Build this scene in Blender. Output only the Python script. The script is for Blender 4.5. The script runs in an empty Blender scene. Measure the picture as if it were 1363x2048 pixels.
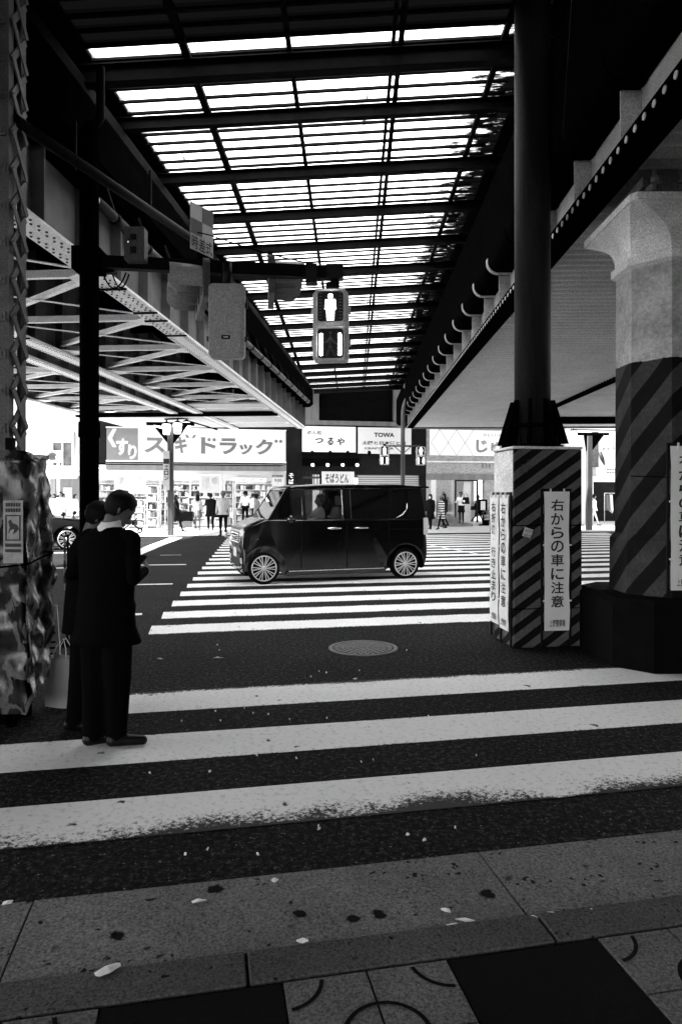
import bpy, bmesh, math, random
import numpy as np
from mathutils import Vector, Matrix

# ---------------------------------------------------------------- camera, world, sun, exposure
SC = bpy.context.scene
COL = SC.collection
R = math.radians
F, PX, PY, H = 1363.0, 681.5, 992.0, 1.55       # focal length in photo pixels, centre column, horizon row, eye height

cam = bpy.data.cameras.new('camera'); camo = bpy.data.objects.new('camera', cam); COL.objects.link(camo)
camo.location = (0, 0, H); camo.rotation_euler = (R(90), 0, 0)
cam.sensor_fit = 'HORIZONTAL'; cam.sensor_width = 24; cam.lens = 24
cam.shift_y = -32 / 1363.0
cam.clip_start = 0.05; cam.clip_end = 2000
SC.camera = camo

SUN = Vector((-0.66, -0.17, 0.74)).normalized()     # towards the sun
world = bpy.data.worlds.new('World'); SC.world = world; world.use_nodes = True
wt = world.node_tree; bg = wt.nodes['Background']
sky = wt.nodes.new('ShaderNodeTexSky'); sky.sky_type = 'NISHITA'; sky.sun_disc = False
sky.sun_elevation = math.asin(SUN.z); sky.sun_rotation = math.atan2(SUN.x, SUN.y) % (2 * math.pi)
bw = wt.nodes.new('ShaderNodeRGBToBW')
wt.links.new(sky.outputs[0], bw.inputs[0]); wt.links.new(bw.outputs[0], bg.inputs[0])
bg.inputs[1].default_value = 0.15
sl = bpy.data.lights.new('sun', 'SUN'); sl.energy = 4.5; sl.angle = R(0.6); sl.color = (1, 1, 1)
so = bpy.data.objects.new('sun', sl); COL.objects.link(so); so.location = (-20, -5, 40)
so.rotation_euler = (-SUN).to_track_quat('-Z', 'Y').to_euler()
SC.view_settings.view_transform = 'Standard'; SC.view_settings.look = 'None'
SC.view_settings.gamma = 1; SC.view_settings.use_curve_mapping = False
SC.view_settings.exposure = 2.8
SC.render.engine = 'CYCLES'
SC.cycles.use_denoising = True
SC.cycles.max_bounces = 8; SC.cycles.diffuse_bounces = 5; SC.cycles.transparent_max_bounces = 12
SC.cycles.sample_clamp_indirect = 6.0
SC.cycles.caustics_reflective = False; SC.cycles.caustics_refractive = False

# ---------------------------------------------------------------- frames
ANG = math.atan(0.2); CA, SA = math.cos(ANG), math.sin(ANG)     # the street runs this much off the picture plane
def S(s, p, z=0.0): return Vector((CA * s - SA * p, SA * s + CA * p, z))
def P(px, py, d): return Vector(((px - PX) / F * d, d, H - (py - PY) / F * d))
def G(px, py, z=0.0):
    d = F * (H - z) / (py - PY); return Vector(((px - PX) / F * d, d, z))
def FS(px, p):
    t = (px - PX) / F; return p * (CA * t + SA) / (CA - SA * t)
def FD(px, p): return SA * FS(px, p) + CA * p
def FZ(px, py, p): return H - (py - PY) / F * FD(px, p)
RB = -R(1.114)     # right bridge and roof run this way
LB = -R(4.40)      # left bridge
rnd = random.Random(7)

# ---------------------------------------------------------------- materials
MATS = {}
def nodes(name):
    m = bpy.data.materials.new(name); m.use_nodes = True
    nt = m.node_tree; b = nt.nodes['Principled BSDF']; return m, nt, b
def lnk(nt, a, b): nt.links.new(a, b)
def ramp(nt, stops):
    r = nt.nodes.new('ShaderNodeValToRGB'); e = r.color_ramp.elements
    while len(e) < len(stops): e.new(0.5)
    for k, (p, v) in enumerate(stops):
        e[k].position = p; e[k].color = (v, v, v, 1)
    return r
def noise(nt, vec, scale, detail=4, rough=0.6):
    n = nt.nodes.new('ShaderNodeTexNoise'); n.inputs['Scale'].default_value = scale
    n.inputs['Detail'].default_value = detail; n.inputs['Roughness'].default_value = rough
    lnk(nt, vec, n.inputs['Vector']); return n
def mth(nt, op, a, b=None, clamp=False):
    n = nt.nodes.new('ShaderNodeMath'); n.operation = op; n.use_clamp = clamp
    for k, v in enumerate((a, b)):
        if v is None: continue
        if isinstance(v, (int, float)): n.inputs[k].default_value = v
        else: lnk(nt, v, n.inputs[k])
    return n.outputs[0]
def coord(nt): return nt.nodes.new('ShaderNodeTexCoord').outputs['Object']
def mixv(nt, f, a, b):
    n = nt.nodes.new('ShaderNodeMix'); n.data_type = 'FLOAT'
    for k, v in ((0, f), (2, a), (3, b)):
        if isinstance(v, (int, float)): n.inputs[k].default_value = v
        else: lnk(nt, v, n.inputs[k])
    return n.outputs[0]
def setc(nt, b, v):
    if isinstance(v, (int, float)): b.inputs['Base Color'].default_value = (v, v, v, 1)
    else: lnk(nt, v, b.inputs['Base Color'])
def bump(nt, b, h, strength, dist=0.01):
    n = nt.nodes.new('ShaderNodeBump'); n.inputs['Strength'].default_value = strength; n.inputs['Distance'].default_value = dist
    lnk(nt, h, n.inputs['Height']); lnk(nt, n.outputs[0], b.inputs['Normal'])
def plain(name, v, rough=0.6, var=0.25, scale=6.0, bmp=0.0, metal=0.0, spec=0.5, streak=False, grit=0.0):
    if name in MATS: return MATS[name]
    m, nt, b = nodes(name); c = coord(nt)
    if streak:
        mp = nt.nodes.new('ShaderNodeMapping'); mp.inputs['Scale'].default_value = (1, 1, 0.12)
        lnk(nt, c, mp.inputs[0]); c = mp.outputs[0]
    n = noise(nt, c, scale, 6, 0.65)
    r = ramp(nt, [(0.3, v * (1 - var)), (0.7, min(1, v * (1 + var)))])
    lnk(nt, n.outputs[0], r.inputs[0])
    if grit:
        g = noise(nt, coord(nt), 70, 4, 0.85); gr = ramp(nt, [(0.36, 1 - grit), (0.64, 1 + grit)]); gr.color_ramp.elements[1].color = (1 + grit,) * 3 + (1,)
        lnk(nt, g.outputs[0], gr.inputs[0]); lnk(nt, mth(nt, 'MULTIPLY', r.outputs[0], gr.outputs[0]), b.inputs['Base Color'])
    else: lnk(nt, r.outputs[0], b.inputs['Base Color'])
    b.inputs['Roughness'].default_value = rough; b.inputs['Metallic'].default_value = metal
    b.inputs['Specular IOR Level'].default_value = spec
    if bmp:
        n2 = noise(nt, c, scale * 8, 4); bump(nt, b, n2.outputs[0], bmp)
    MATS[name] = m; return m
def glow(name, v, s, base=0.8):
    if name in MATS: return MATS[name]
    m, nt, b = nodes(name); setc(nt, b, base)
    b.inputs['Emission Color'].default_value = (v, v, v, 1); b.inputs['Emission Strength'].default_value = s
    MATS[name] = m; return m
def glassy(name, v, alpha_mix):
    if name in MATS: return MATS[name]
    m = bpy.data.materials.new(name); m.use_nodes = True; nt = m.node_tree; nt.nodes.clear()
    o = nt.nodes.new('ShaderNodeOutputMaterial'); mx = nt.nodes.new('ShaderNodeMixShader')
    t = nt.nodes.new('ShaderNodeBsdfTransparent'); t.inputs[0].default_value = (v, v, v, 1)
    g = nt.nodes.new('ShaderNodeBsdfGlossy'); g.inputs['Roughness'].default_value = 0.03
    fr = nt.nodes.new('ShaderNodeFresnel'); fr.inputs[0].default_value = 1.45
    f = mth(nt, 'MULTIPLY_ADD', fr.outputs[0], 1.0); nt.nodes[-1].inputs[2].default_value = alpha_mix
    lnk(nt, f, mx.inputs[0]); lnk(nt, t.outputs[0], mx.inputs[1]); lnk(nt, g.outputs[0], mx.inputs[2])
    lnk(nt, mx.outputs[0], o.inputs[0]); MATS[name] = m; return m

def m_asphalt():
    m, nt, b = nodes('asphalt'); c = coord(nt)
    big = noise(nt, c, 0.7, 5); fine = noise(nt, c, 30, 6, 0.9)
    v = nt.nodes.new('ShaderNodeTexVoronoi'); v.inputs['Scale'].default_value = 55; lnk(nt, c, v.inputs[0])
    chips = ramp(nt, [(0.0, 0.40), (0.18, 0.15), (0.28, 0.0)]); lnk(nt, v.outputs['Distance'], chips.inputs[0])
    pick = noise(nt, c, 28, 2, 0.5); pk = ramp(nt, [(0.54, 0), (0.66, 1)]); lnk(nt, pick.outputs[0], pk.inputs[0])
    base = ramp(nt, [(0.38, 0.001), (0.52, 0.009), (0.64, 0.085)]); lnk(nt, fine.outputs[0], base.inputs[0])
    tone = ramp(nt, [(0.3, 0.65), (0.7, 1.35)]); lnk(nt, big.outputs[0], tone.inputs[0])
    a = mth(nt, 'MULTIPLY', base.outputs[0], tone.outputs[0])
    ch = mth(nt, 'MULTIPLY', chips.outputs[0], pk.outputs[0])
    setc(nt, b, mth(nt, 'ADD', a, ch)); b.inputs['Roughness'].default_value = 0.85
    b.inputs['Specular IOR Level'].default_value = 0.06
    bump(nt, b, fine.outputs[0], 0.5, 0.006); return m
def m_paint(name, wear, lowedge=0.0, v0=0.88):
    m, nt, b = nodes(name); c = coord(nt)
    sp = nt.nodes.new('ShaderNodeSeparateXYZ'); lnk(nt, c, sp.inputs[0])
    fine = noise(nt, c, 36, 6, 0.85); big = noise(nt, c, 1.3, 4); mid = noise(nt, c, 26, 6, 0.8)
    # wear: patchy, and stronger along one edge of the stripe
    e = mth(nt, 'MULTIPLY_ADD', sp.outputs[1], -2.3 * lowedge); nt.nodes[-1].inputs[2].default_value = 0.0
    w = mth(nt, 'ADD', mth(nt, 'MULTIPLY', big.outputs[0], 0.55), mth(nt, 'MULTIPLY', e, big.outputs[0]))
    rim = mth(nt, 'MULTIPLY', mth(nt, 'SUBTRACT', mth(nt, 'ABSOLUTE', sp.outputs[1]), 0.19), 3.2, True)
    w2 = mth(nt, 'ADD', mth(nt, 'MULTIPLY', w, wear), mth(nt, 'MULTIPLY', mth(nt, 'MULTIPLY', rim, noise(nt, c, 3.5, 3).outputs[0]), 1.6))
    t = mth(nt, 'ADD', mth(nt, 'MULTIPLY', fine.outputs[0], 0.75), w2)
    mask = ramp(nt, [(0.60, 0.0), (0.66, 1.0)]); lnk(nt, t, mask.inputs[0])
    dirt = ramp(nt, [(0.32, 0.5), (0.47, 1.0)]); lnk(nt, mid.outputs[0], dirt.inputs[0])
    gum = nt.nodes.new('ShaderNodeTexVoronoi'); gum.inputs['Scale'].default_value = 4.6
    mp = nt.nodes.new('ShaderNodeMapping'); mp.inputs['Rotation'].default_value = (0, 0, 0.5)
    lnk(nt, c, mp.inputs[0]); wob = noise(nt, c, 14, 2)
    ad = nt.nodes.new('ShaderNodeVectorMath'); ad.operation = 'MULTIPLY_ADD'
    lnk(nt, wob.outputs['Color'], ad.inputs[0]); ad.inputs[1].default_value = (.12, .12, 0); lnk(nt, mp.outputs[0], ad.inputs[2])
    lnk(nt, ad.outputs[0], gum.inputs[0])
    gm = ramp(nt, [(0.06, 0.0), (0.10, 1.0)]); lnk(nt, gum.outputs['Distance'], gm.inputs[0])
    v = mth(nt, 'MULTIPLY', mth(nt, 'MULTIPLY', dirt.outputs[0], v0), mth(nt, 'MAXIMUM', gm.outputs[0], 0.05))
    setc(nt, b, mixv(nt, mask.outputs[0], v, 0.010)); b.inputs['Roughness'].default_value = 0.7
    b.inputs['Specular IOR Level'].default_value = 0.3
    bump(nt, b, fine.outputs[0], 0.35, 0.004); return m
def m_stone(name, v, spot=1.0, big=1.0):
    m, nt, b = nodes(name); c = coord(nt)
    fine = noise(nt, c, 90, 4, 0.85); md = noise(nt, c, 2.2, 4)
    wob = noise(nt, c, 20, 2); ad = nt.nodes.new('ShaderNodeVectorMath'); ad.operation = 'MULTIPLY_ADD'
    lnk(nt, wob.outputs['Color'], ad.inputs[0]); ad.inputs[1].default_value = (.06, .06, 0); lnk(nt, c, ad.inputs[2])
    g1 = nt.nodes.new('ShaderNodeTexVoronoi'); g1.inputs['Scale'].default_value = 26; lnk(nt, ad.outputs[0], g1.inputs[0])
    g2 = nt.nodes.new('ShaderNodeTexVoronoi'); g2.inputs['Scale'].default_value = 5.2; lnk(nt, ad.outputs[0], g2.inputs[0])
    r1 = ramp(nt, [(0.20 * spot, 0.08), (0.27 * spot + .01, 1.0)]); lnk(nt, g1.outputs['Distance'], r1.inputs[0])
    pk = ramp(nt, [(0.5, 1.0), (0.6, 0.0)]); lnk(nt, noise(nt, c, 7, 2).outputs[0], pk.inputs[0])
    r2 = ramp(nt, [(0.13 * big, 0.03), (0.17 * big + .01, 1.0)]); lnk(nt, g2.outputs['Distance'], r2.inputs[0])
    rf = ramp(nt, [(0.36, 0.35 * v), (0.64, 1.6 * v)]); lnk(nt, fine.outputs[0], rf.inputs[0])
    rm = ramp(nt, [(0.3, 0.7), (0.7, 1.2)]); lnk(nt, md.outputs[0], rm.inputs[0])
    a = mth(nt, 'MULTIPLY', rf.outputs[0], rm.outputs[0])
    a = mth(nt, 'MULTIPLY', a, mth(nt, 'MAXIMUM', r1.outputs[0], pk.outputs[0])); a = mth(nt, 'MULTIPLY', a, r2.outputs[0])
    setc(nt, b, a); b.inputs['Roughness'].default_value = 0.8; b.inputs['Specular IOR Level'].default_value = .06; bump(nt, b, fine.outputs[0], 0.3, 0.003); return m
def m_hazard(name, pitch, slope, va, vb, vtop=None, ztop=99, phase=0.0):
    """painted diagonal bands; above ztop the bare column"""
    m, nt, b = nodes(name); c = coord(nt)
    sp = nt.nodes.new('ShaderNodeSeparateXYZ'); lnk(nt, c, sp.inputs[0])
    wv = noise(nt, c, 2.0, 2)
    xx = mth(nt, 'ADD', sp.outputs[0], mth(nt, 'MULTIPLY', sp.outputs[1], -0.9))
    q = mth(nt, 'ADD', mth(nt, 'SUBTRACT', sp.outputs[2], mth(nt, 'MULTIPLY', xx, slope)), mth(nt, 'MULTIPLY', wv.outputs[0], 0.03))
    q = mth(nt, 'FRACT', mth(nt, 'ADD', mth(nt, 'DIVIDE', q, pitch), 50 + phase))
    st = mth(nt, 'GREATER_THAN', q, 0.5)
    n1 = noise(nt, c, 30, 6, 0.75); n2 = noise(nt, c, 4, 5, 0.7)
    g = ramp(nt, [(0.3, 0.6), (0.7, 1.25)]); lnk(nt, n1.outputs[0], g.inputs[0])
    g2 = ramp(nt, [(0.25, 0.55), (0.65, 1.1)]); lnk(nt, n2.outputs[0], g2.inputs[0])
    v = mixv(nt, st, va, vb)
    if vtop is not None:
        wob = mth(nt, 'ADD', sp.outputs[2], mth(nt, 'MULTIPLY', n2.outputs[0], 0.08))
        v = mixv(nt, mth(nt, 'GREATER_THAN', wob, ztop), v, vtop)
    setc(nt, b, mth(nt, 'MULTIPLY', mth(nt, 'MULTIPLY', v, g.outputs[0]), g2.outputs[0]))
    b.inputs['Roughness'].default_value = 0.75; b.inputs['Specular IOR Level'].default_value = .1; bump(nt, b, n1.outputs[0], 0.3, 0.004); return m
def m_roofpanel(name, dirt0):
    m = bpy.data.materials.new(name); m.use_nodes = True; nt = m.node_tree; nt.nodes.clear(); c = coord(nt)
    o = nt.nodes.new('ShaderNodeOutputMaterial'); mx = nt.nodes.new('ShaderNodeMixShader')
    sp = nt.nodes.new('ShaderNodeSeparateXYZ'); lnk(nt, c, sp.inputs[0])
    mp = nt.nodes.new('ShaderNodeMapping'); mp.inputs['Scale'].default_value = (1.3, 7, 1); lnk(nt, c, mp.inputs[0])
    n = noise(nt, mp.outputs[0], 2.2, 5, 0.7)
    mp2 = nt.nodes.new('ShaderNodeMapping'); mp2.inputs['Scale'].default_value = (9, 1.2, 1); lnk(nt, c, mp2.inputs[0])
    n2 = noise(nt, mp2.outputs[0], 1.1, 4, 0.6)
    # grime that has collected towards the gutter side
    g = mth(nt, 'MULTIPLY', mth(nt, 'SUBTRACT', sp.outputs[0], 1.15), 0.9)
    g = mth(nt, 'ADD', g, mth(nt, 'MULTIPLY', mth(nt, 'SUBTRACT', n.outputs[0], 0.5), 2.2))
    gr = ramp(nt, [(0.22, 0.0), (0.46, 0.8), (0.62, 1.0)]); lnk(nt, mth(nt, 'ADD', g, dirt0), gr.inputs[0])
    st = ramp(nt, [(0.22, 0.02), (0.29, 0.12), (0.37, 1.0)]); lnk(nt, n2.outputs[0], st.inputs[0])
    v = mixv(nt, gr.outputs[0], mth(nt, 'MULTIPLY', st.outputs[0], 0.85), 0.0006)
    cc = nt.nodes.new('ShaderNodeCombineColor')
    for k in range(3): lnk(nt, v, cc.inputs[k])
    t = nt.nodes.new('ShaderNodeBsdfTranslucent'); lnk(nt, cc.outputs[0], t.inputs[0])
    d = nt.nodes.new('ShaderNodeBsdfDiffuse'); d.inputs[0].default_value = (.02, .02, .02, 1)
    mx.inputs[0].default_value = 0.12
    lnk(nt, t.outputs[0], mx.inputs[1]); lnk(nt, d.outputs[0], mx.inputs[2]); lnk(nt, mx.outputs[0], o.inputs[0]); return m
def m_camo():
    m, nt, b = nodes('camouflage_tarpaulin'); c = coord(nt)
    mp = nt.nodes.new('ShaderNodeMapping'); mp.inputs['Scale'].default_value = (1.0, 1.0, 0.55); lnk(nt, c, mp.inputs[0])
    a = noise(nt, mp.outputs[0], 4.2, 4, 0.55); r = ramp(nt, [(0.41, 0.001), (0.43, 0.012), (0.50, 0.018), (0.515, 0.13), (0.56, 0.17), (0.575, 0.001)])
    r.color_ramp.interpolation = 'LINEAR'; lnk(nt, a.outputs[0], r.inputs[0]); f = noise(nt, c, 60, 3)
    g = ramp(nt, [(0.3, 0.55), (0.7, 0.95)]); lnk(nt, f.outputs[0], g.inputs[0])
    setc(nt, b, mth(nt, 'MULTIPLY', r.outputs[0], g.outputs[0])); b.inputs['Roughness'].default_value = 0.27
    return m
def m_brick(name, v, vm, sx=4.2, sy=4.2):
    m, nt, b = nodes(name); c = coord(nt)
    sp = nt.nodes.new('ShaderNodeSeparateXYZ'); lnk(nt, c, sp.inputs[0]); cb = nt.nodes.new('ShaderNodeCombineXYZ')
    lnk(nt, mth(nt, 'ADD', sp.outputs[0], sp.outputs[1]), cb.inputs[0]); lnk(nt, sp.outputs[2], cb.inputs[1])
    t = nt.nodes.new('ShaderNodeTexBrick'); t.inputs['Scale'].default_value = sx
    t.inputs['Color1'].default_value = (v, v, v, 1); t.inputs['Color2'].default_value = (v * .6, v * .6, v * .6, 1)
    t.inputs['Mortar'].default_value = (vm, vm, vm, 1); t.inputs['Mortar Size'].default_value = 0.035
    lnk(nt, cb.outputs[0], t.inputs[0]); lnk(nt, t.outputs[0], b.inputs['Base Color']); b.inputs['Roughness'].default_value = 0.8; return m
def m_stripes(name, v1, v2, pitch, axis=2, duty=0.5):
    m, nt, b = nodes(name); c = coord(nt); sp = nt.nodes.new('ShaderNodeSeparateXYZ'); lnk(nt, c, sp.inputs[0])
    q = mth(nt, 'FRACT', mth(nt, 'ADD', mth(nt, 'DIVIDE', sp.outputs[axis], pitch), 50.0))
    setc(nt, b, mixv(nt, mth(nt, 'GREATER_THAN', q, duty), v1, v2)); b.inputs['Roughness'].default_value = 0.8; return m

M = dict(
    asphalt=m_asphalt(), paint=m_paint('road_paint', 0.36), worn=m_paint('worn_road_paint', 0.58, 0.9), worn2=m_paint('scuffed_road_paint', 0.42, -0.7),
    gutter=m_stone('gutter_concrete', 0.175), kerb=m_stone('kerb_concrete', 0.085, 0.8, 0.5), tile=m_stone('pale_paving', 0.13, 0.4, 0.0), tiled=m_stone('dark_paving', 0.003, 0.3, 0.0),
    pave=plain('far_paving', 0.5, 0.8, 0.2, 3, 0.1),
    steel=plain('dark_steel', 0.0045, 0.7, 0.6, 9, 0.15, spec=.04), black=plain('black_steel', 0.0018, 0.9, 0.4, 5, 0.1, spec=.0),
    grey=plain('grey_painted_steel', 0.085, 0.6, 0.4, 4, 0.15, spec=.15, streak=True, grit=.45), web=plain('pale_painted_steel', 0.38, 0.7, 0.25, 3, 0.12, spec=.1, grit=.45), lattice=plain('lattice_steel', .11, .6, .3, 6, .2, spec=.2, grit=.45),
    flange=plain('bounce_lit_steel', 0.80, 0.5, 0.12, 5, 0.25, grit=.45), rivet=plain('shaded_rivet_steel', 0.05, 0.6), soffit=plain('corrugated_soffit', 0.46, 0.6, 0.12, 1.5, 0.05, grit=.45),  # flange: bounce light from below is put into the pale colour
    column=plain('weathered_column_steel', 0.012, 0.65, 0.6, 7, 0.2, spec=.10, streak=True, grit=.45), deck=plain('deck_steel', 0.003, 0.9, 0.5, 3, spec=.05),
    conc=plain('pale_concrete', 0.66, 0.85, 0.22, 3, 0.4, grit=.45), white=plain('white_plastic', 0.75, 0.5, 0.06, 4), offwhite=plain('off_white_board', 0.55, 0.55, 0.12, 6),
    ink=plain('black_lettering', 0.01, 0.6, 0.1), signgrey=plain('grey_lettering', 0.11, 0.6, 0.1), suit=plain('black_wool', 0.0025, 0.95, 0.3, 30, 0.2, spec=0.03),
    hair=plain('black_hair', 0.003, 0.6, 0.4, 60, 0.3, spec=.1), skin=plain('skin', 0.10, 0.55, 0.08, 10), shoe=plain('black_leather', 0.004, 0.4, 0.3, 20, spec=.2),
    shirt=plain('white_cloth', 0.8, 0.8, 0.05, 20), lightcloth=plain('pale_cloth', 0.42, 0.85, 0.2, 18), midcloth=plain('grey_cloth', 0.16, 0.85, 0.25, 18), darkcloth=plain('dark_cloth', 0.006, 0.9, 0.3, 18, spec=.05),
    carpaint=plain('black_car_paint', 0.004, 0.12, 0.1, 4, 0, spec=0.6), rubber=plain('tyre_rubber', 0.005, 0.9, 0.2, 20, spec=.05), alloy=plain('alloy_wheel', 0.75, 0.3, 0.08, 10, metal=0.6), chrome=plain('chrome', 0.8, 0.12, 0.05, 6, metal=1.0),
    tint=plain('privacy_glass', 0.004, 0.05, 0.05, 3, spec=0.5), glass=glassy('clear_glass', 0.92, 0.02), lens=plain('lamp_lens', 0.7, 0.12, 0.1, 8), trim=plain('black_plastic', 0.006, 0.55, 0.2, 10, spec=.15),
    sigbox=plain('signal_housing_paint', 0.30, 0.5, 0.12, 30, 0.1, grit=.45), sigpale=plain('pale_signal_housing', 0.50, 0.5, 0.1, 20, grit=.45), led=glow('signal_led', 1.0, 3.0), leddim=plain('unlit_led', 0.09, 0.4),
    camo=m_camo(), bagm=plain('pale_bag', 0.5, 0.5, 0.2, 5), paper=plain('paper_scrap', 0.75, 0.8, 0.15, 20),
    haz=m_hazard('hazard_bands', 0.185, 0.70, 0.006, 0.11, phase=0.2), pil=m_hazard('hazard_pillar', 0.44, 0.92, 0.006, 0.052, 0.44, 2.86, 0.3), pilw=plain('pillar_band', .36),
    lightbox=glow('backlit_sign_white', 1.0, 0.15, .10), softglow=glow('soft_glow_panel', 1.0, 0.10, .10), lamp=glow('lamp_glow', 1.0, 1.2), shoplamp=glow('shop_ceiling_lamp', 1.0, 2.2),
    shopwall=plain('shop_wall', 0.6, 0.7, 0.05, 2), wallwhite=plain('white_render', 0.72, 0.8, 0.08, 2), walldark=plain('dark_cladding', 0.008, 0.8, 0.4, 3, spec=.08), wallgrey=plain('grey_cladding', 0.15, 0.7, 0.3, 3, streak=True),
    brick=m_brick('pale_brick', 0.45, 0.16), goods=m_brick('goods_on_shelf', 0.75, 0.05, 9), shutter=m_stripes('shutter_slats', 0.32, 0.12, 0.11), stripecoat=m_stripes('striped_cloth', 0.02, 0.7, 0.11), plaid=m_stripes('pleated_plaid', 0.02, 0.35, 0.07, 0, 0.7),
    towa=m_stripes('slatted_sign_board', 0.80, 0.5, 0.05), roofp=m_roofpanel('roof_sheet', 0.0), roofd=m_roofpanel('grimy_roof_sheet', 5.6), poster=plain('poster_print', 0.45, 0.6, 0.5, 5), picture=plain('picture_print', 0.06, 0.5, 0.9, 6),
)

# ---------------------------------------------------------------- mesh helpers
class MB:
    def __init__(self): self.bm = bmesh.new(); self.mats = []; self.mi = 0; self.M = Matrix.Identity(4)
    def use(self, m):
        if m not in self.mats: self.mats.append(m)
        self.mi = self.mats.index(m); return self
    def v(self, co): return self.bm.verts.new(self.M @ Vector(co))
    def f(self, vs, smooth=False):
        try: fa = self.bm.faces.new(vs)
        except ValueError: return None
        fa.material_index = self.mi; fa.smooth = smooth; return fa
    def quad(self, *pts): return self.f([self.v(p) for p in pts])
    def hexa(self, b, t):
        b = [self.v(p) for p in b]; t = [self.v(p) for p in t]; n = len(b)
        self.f(b[::-1]); self.f(t)
        for k in range(n): self.f([b[k], b[(k + 1) % n], t[(k + 1) % n], t[k]])
    def box(self, x0, x1, y0, y1, z0, z1):
        x0, x1 = min(x0, x1), max(x0, x1); y0, y1 = min(y0, y1), max(y0, y1); z0, z1 = min(z0, z1), max(z0, z1)
        self.hexa([(x0, y0, z0), (x1, y0, z0), (x1, y1, z0), (x0, y1, z0)], [(x0, y0, z1), (x1, y0, z1), (x1, y1, z1), (x0, y1, z1)])
    def rbox(self, x0, x1, y0, y1, z0, z1, r=0.02, n=3, axis='y'):
        """box whose profile across the given axis has rounded corners"""
        if axis == 'y': a0, a1, c0, c1, e0, e1 = x0, x1, z0, z1, y0, y1
        elif axis == 'x': a0, a1, c0, c1, e0, e1 = y0, y1, z0, z1, x0, x1
        else: a0, a1, c0, c1, e0, e1 = x0, x1, y0, y1, z0, z1
        prof = rrect(a0, a1, c0, c1, r, n)
        self.prism(prof, axis, e0, e1)
    def prism(self, prof, axis, e0, e1, smooth=False):
        def mk(a, c, e): return (a, e, c) if axis == 'y' else (e, a, c) if axis == 'x' else (a, c, e)
        A = [self.v(mk(a, c, e0)) for a, c in prof]; B = [self.v(mk(a, c, e1)) for a, c in prof]; n = len(prof)
        self.f(A); self.f(B[::-1])
        for k in range(n): self.f([A[k], B[k], B[(k + 1) % n], A[(k + 1) % n]], smooth)
    def tube(self, pts, r, n=10, cap=True, smooth=True):
        pts = [Vector(p) for p in pts]; rs = r if isinstance(r, (list, tuple)) else [r] * len(pts)
        rings = []; up = None
        for k, p in enumerate(pts):
            d = (pts[min(k + 1, len(pts) - 1)] - pts[max(k - 1, 0)]).normalized()
            if up is None: up = Vector((0, 0, 1)) if abs(d.z) < 0.9 else Vector((1, 0, 0))
            a = d.cross(up).normalized(); b = a.cross(d).normalized(); up = b
            rings.append([self.v(p + (a * math.cos(2 * math.pi * j / n) + b * math.sin(2 * math.pi * j / n)) * rs[k]) for j in range(n)])
        self.skin(rings, cap, smooth)
    def skin(self, rings, cap=True, smooth=True):
        n = len(rings[0])
        for A, B in zip(rings, rings[1:]):
            for j in range(n): self.f([A[j], A[(j + 1) % n], B[(j + 1) % n], B[j]], smooth)
        if cap: self.f(rings[0][::-1]); self.f(rings[-1])
    def bar(self, p0, p1, w, h, up=(0, 0, 1)):
        p0, p1 = Vector(p0), Vector(p1); d = (p1 - p0).normalized(); up = Vector(up)
        if abs(d.dot(up)) > 0.98: up = Vector((1, 0, 0))
        a = d.cross(up).normalized() * w / 2; b = a.cross(d).normalized() * h / 2
        self.hexa([p0 - a - b, p0 + a - b, p0 + a + b, p0 - a + b], [p1 - a - b, p1 + a - b, p1 + a + b, p1 - a + b])
    def lathe(self, prof, n=24, c=(0, 0, 0), axis='z', smooth=True):
        c = Vector(c); rings = []
        for r, h in prof:
            ring = []
            for j in range(n):
                t = 2 * math.pi * j / n; q = (r * math.cos(t), r * math.sin(t))
                ring.append(self.v(c + Vector((q[0], q[1], h) if axis == 'z' else (q[0], h, q[1]) if axis == 'y' else (h, q[0], q[1]))))
            rings.append(ring)
        self.skin(rings, True, smooth)
    def ell(self, c, rad, n=10, m=7, rot=None):
        c = Vector(c); rot = rot or Matrix.Identity(3); rings = []
        for i in range(1, m):
            a = math.pi * i / m
            rings.append([self.v(c + rot @ Vector((rad[0] * math.sin(a) * math.cos(2 * math.pi * j / n), rad[1] * math.sin(a) * math.sin(2 * math.pi * j / n), rad[2] * math.cos(a)))) for j in range(n)])
        top = self.v(c + rot @ Vector((0, 0, rad[2]))); bot = self.v(c + rot @ Vector((0, 0, -rad[2])))
        for A, B in zip(rings, rings[1:]):
            for j in range(n): self.f([A[j], B[j], B[(j + 1) % n], A[(j + 1) % n]], True)
        for j in range(n): self.f([top, rings[0][j], rings[0][(j + 1) % n]], True); self.f([bot, rings[-1][(j + 1) % n], rings[-1][j]], True)
    def dome(self, c, r, h, axis=(0, 0, -1), n=6):
        c = Vector(c); ax = Vector(axis); a = ax.orthogonal().normalized(); b = ax.cross(a); A = []; B = []
        for j in range(n):
            q = a * math.cos(2 * math.pi * j / n) + b * math.sin(2 * math.pi * j / n); A.append(self.v(c + q * r)); B.append(self.v(c + q * r * .6 + ax * h))
        for j in range(n): self.f([A[j], A[(j + 1) % n], B[(j + 1) % n], B[j]])
        self.f(B)
    def text(self, body, o, right, up, w, h, bold=0.0, shear=0.0):
        """lettering filled into a w x h box whose lower left corner is o"""
        vs, fs = glyphs(body, bold)
        xs = [p[0] for p in vs]; ys = [p[1] for p in vs]; x0, x1, y0, y1 = min(xs), max(xs), min(ys), max(ys)
        o, right, up = Vector(o), Vector(right), Vector(up)
        V = [self.v(o + right * ((x - x0) / (x1 - x0) * w + shear * (y - y0) / (y1 - y0) * h) + up * ((y - y0) / max(1e-6, y1 - y0) * h)) for x, y in vs]
        for f in fs: self.f([V[k] for k in f])
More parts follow.
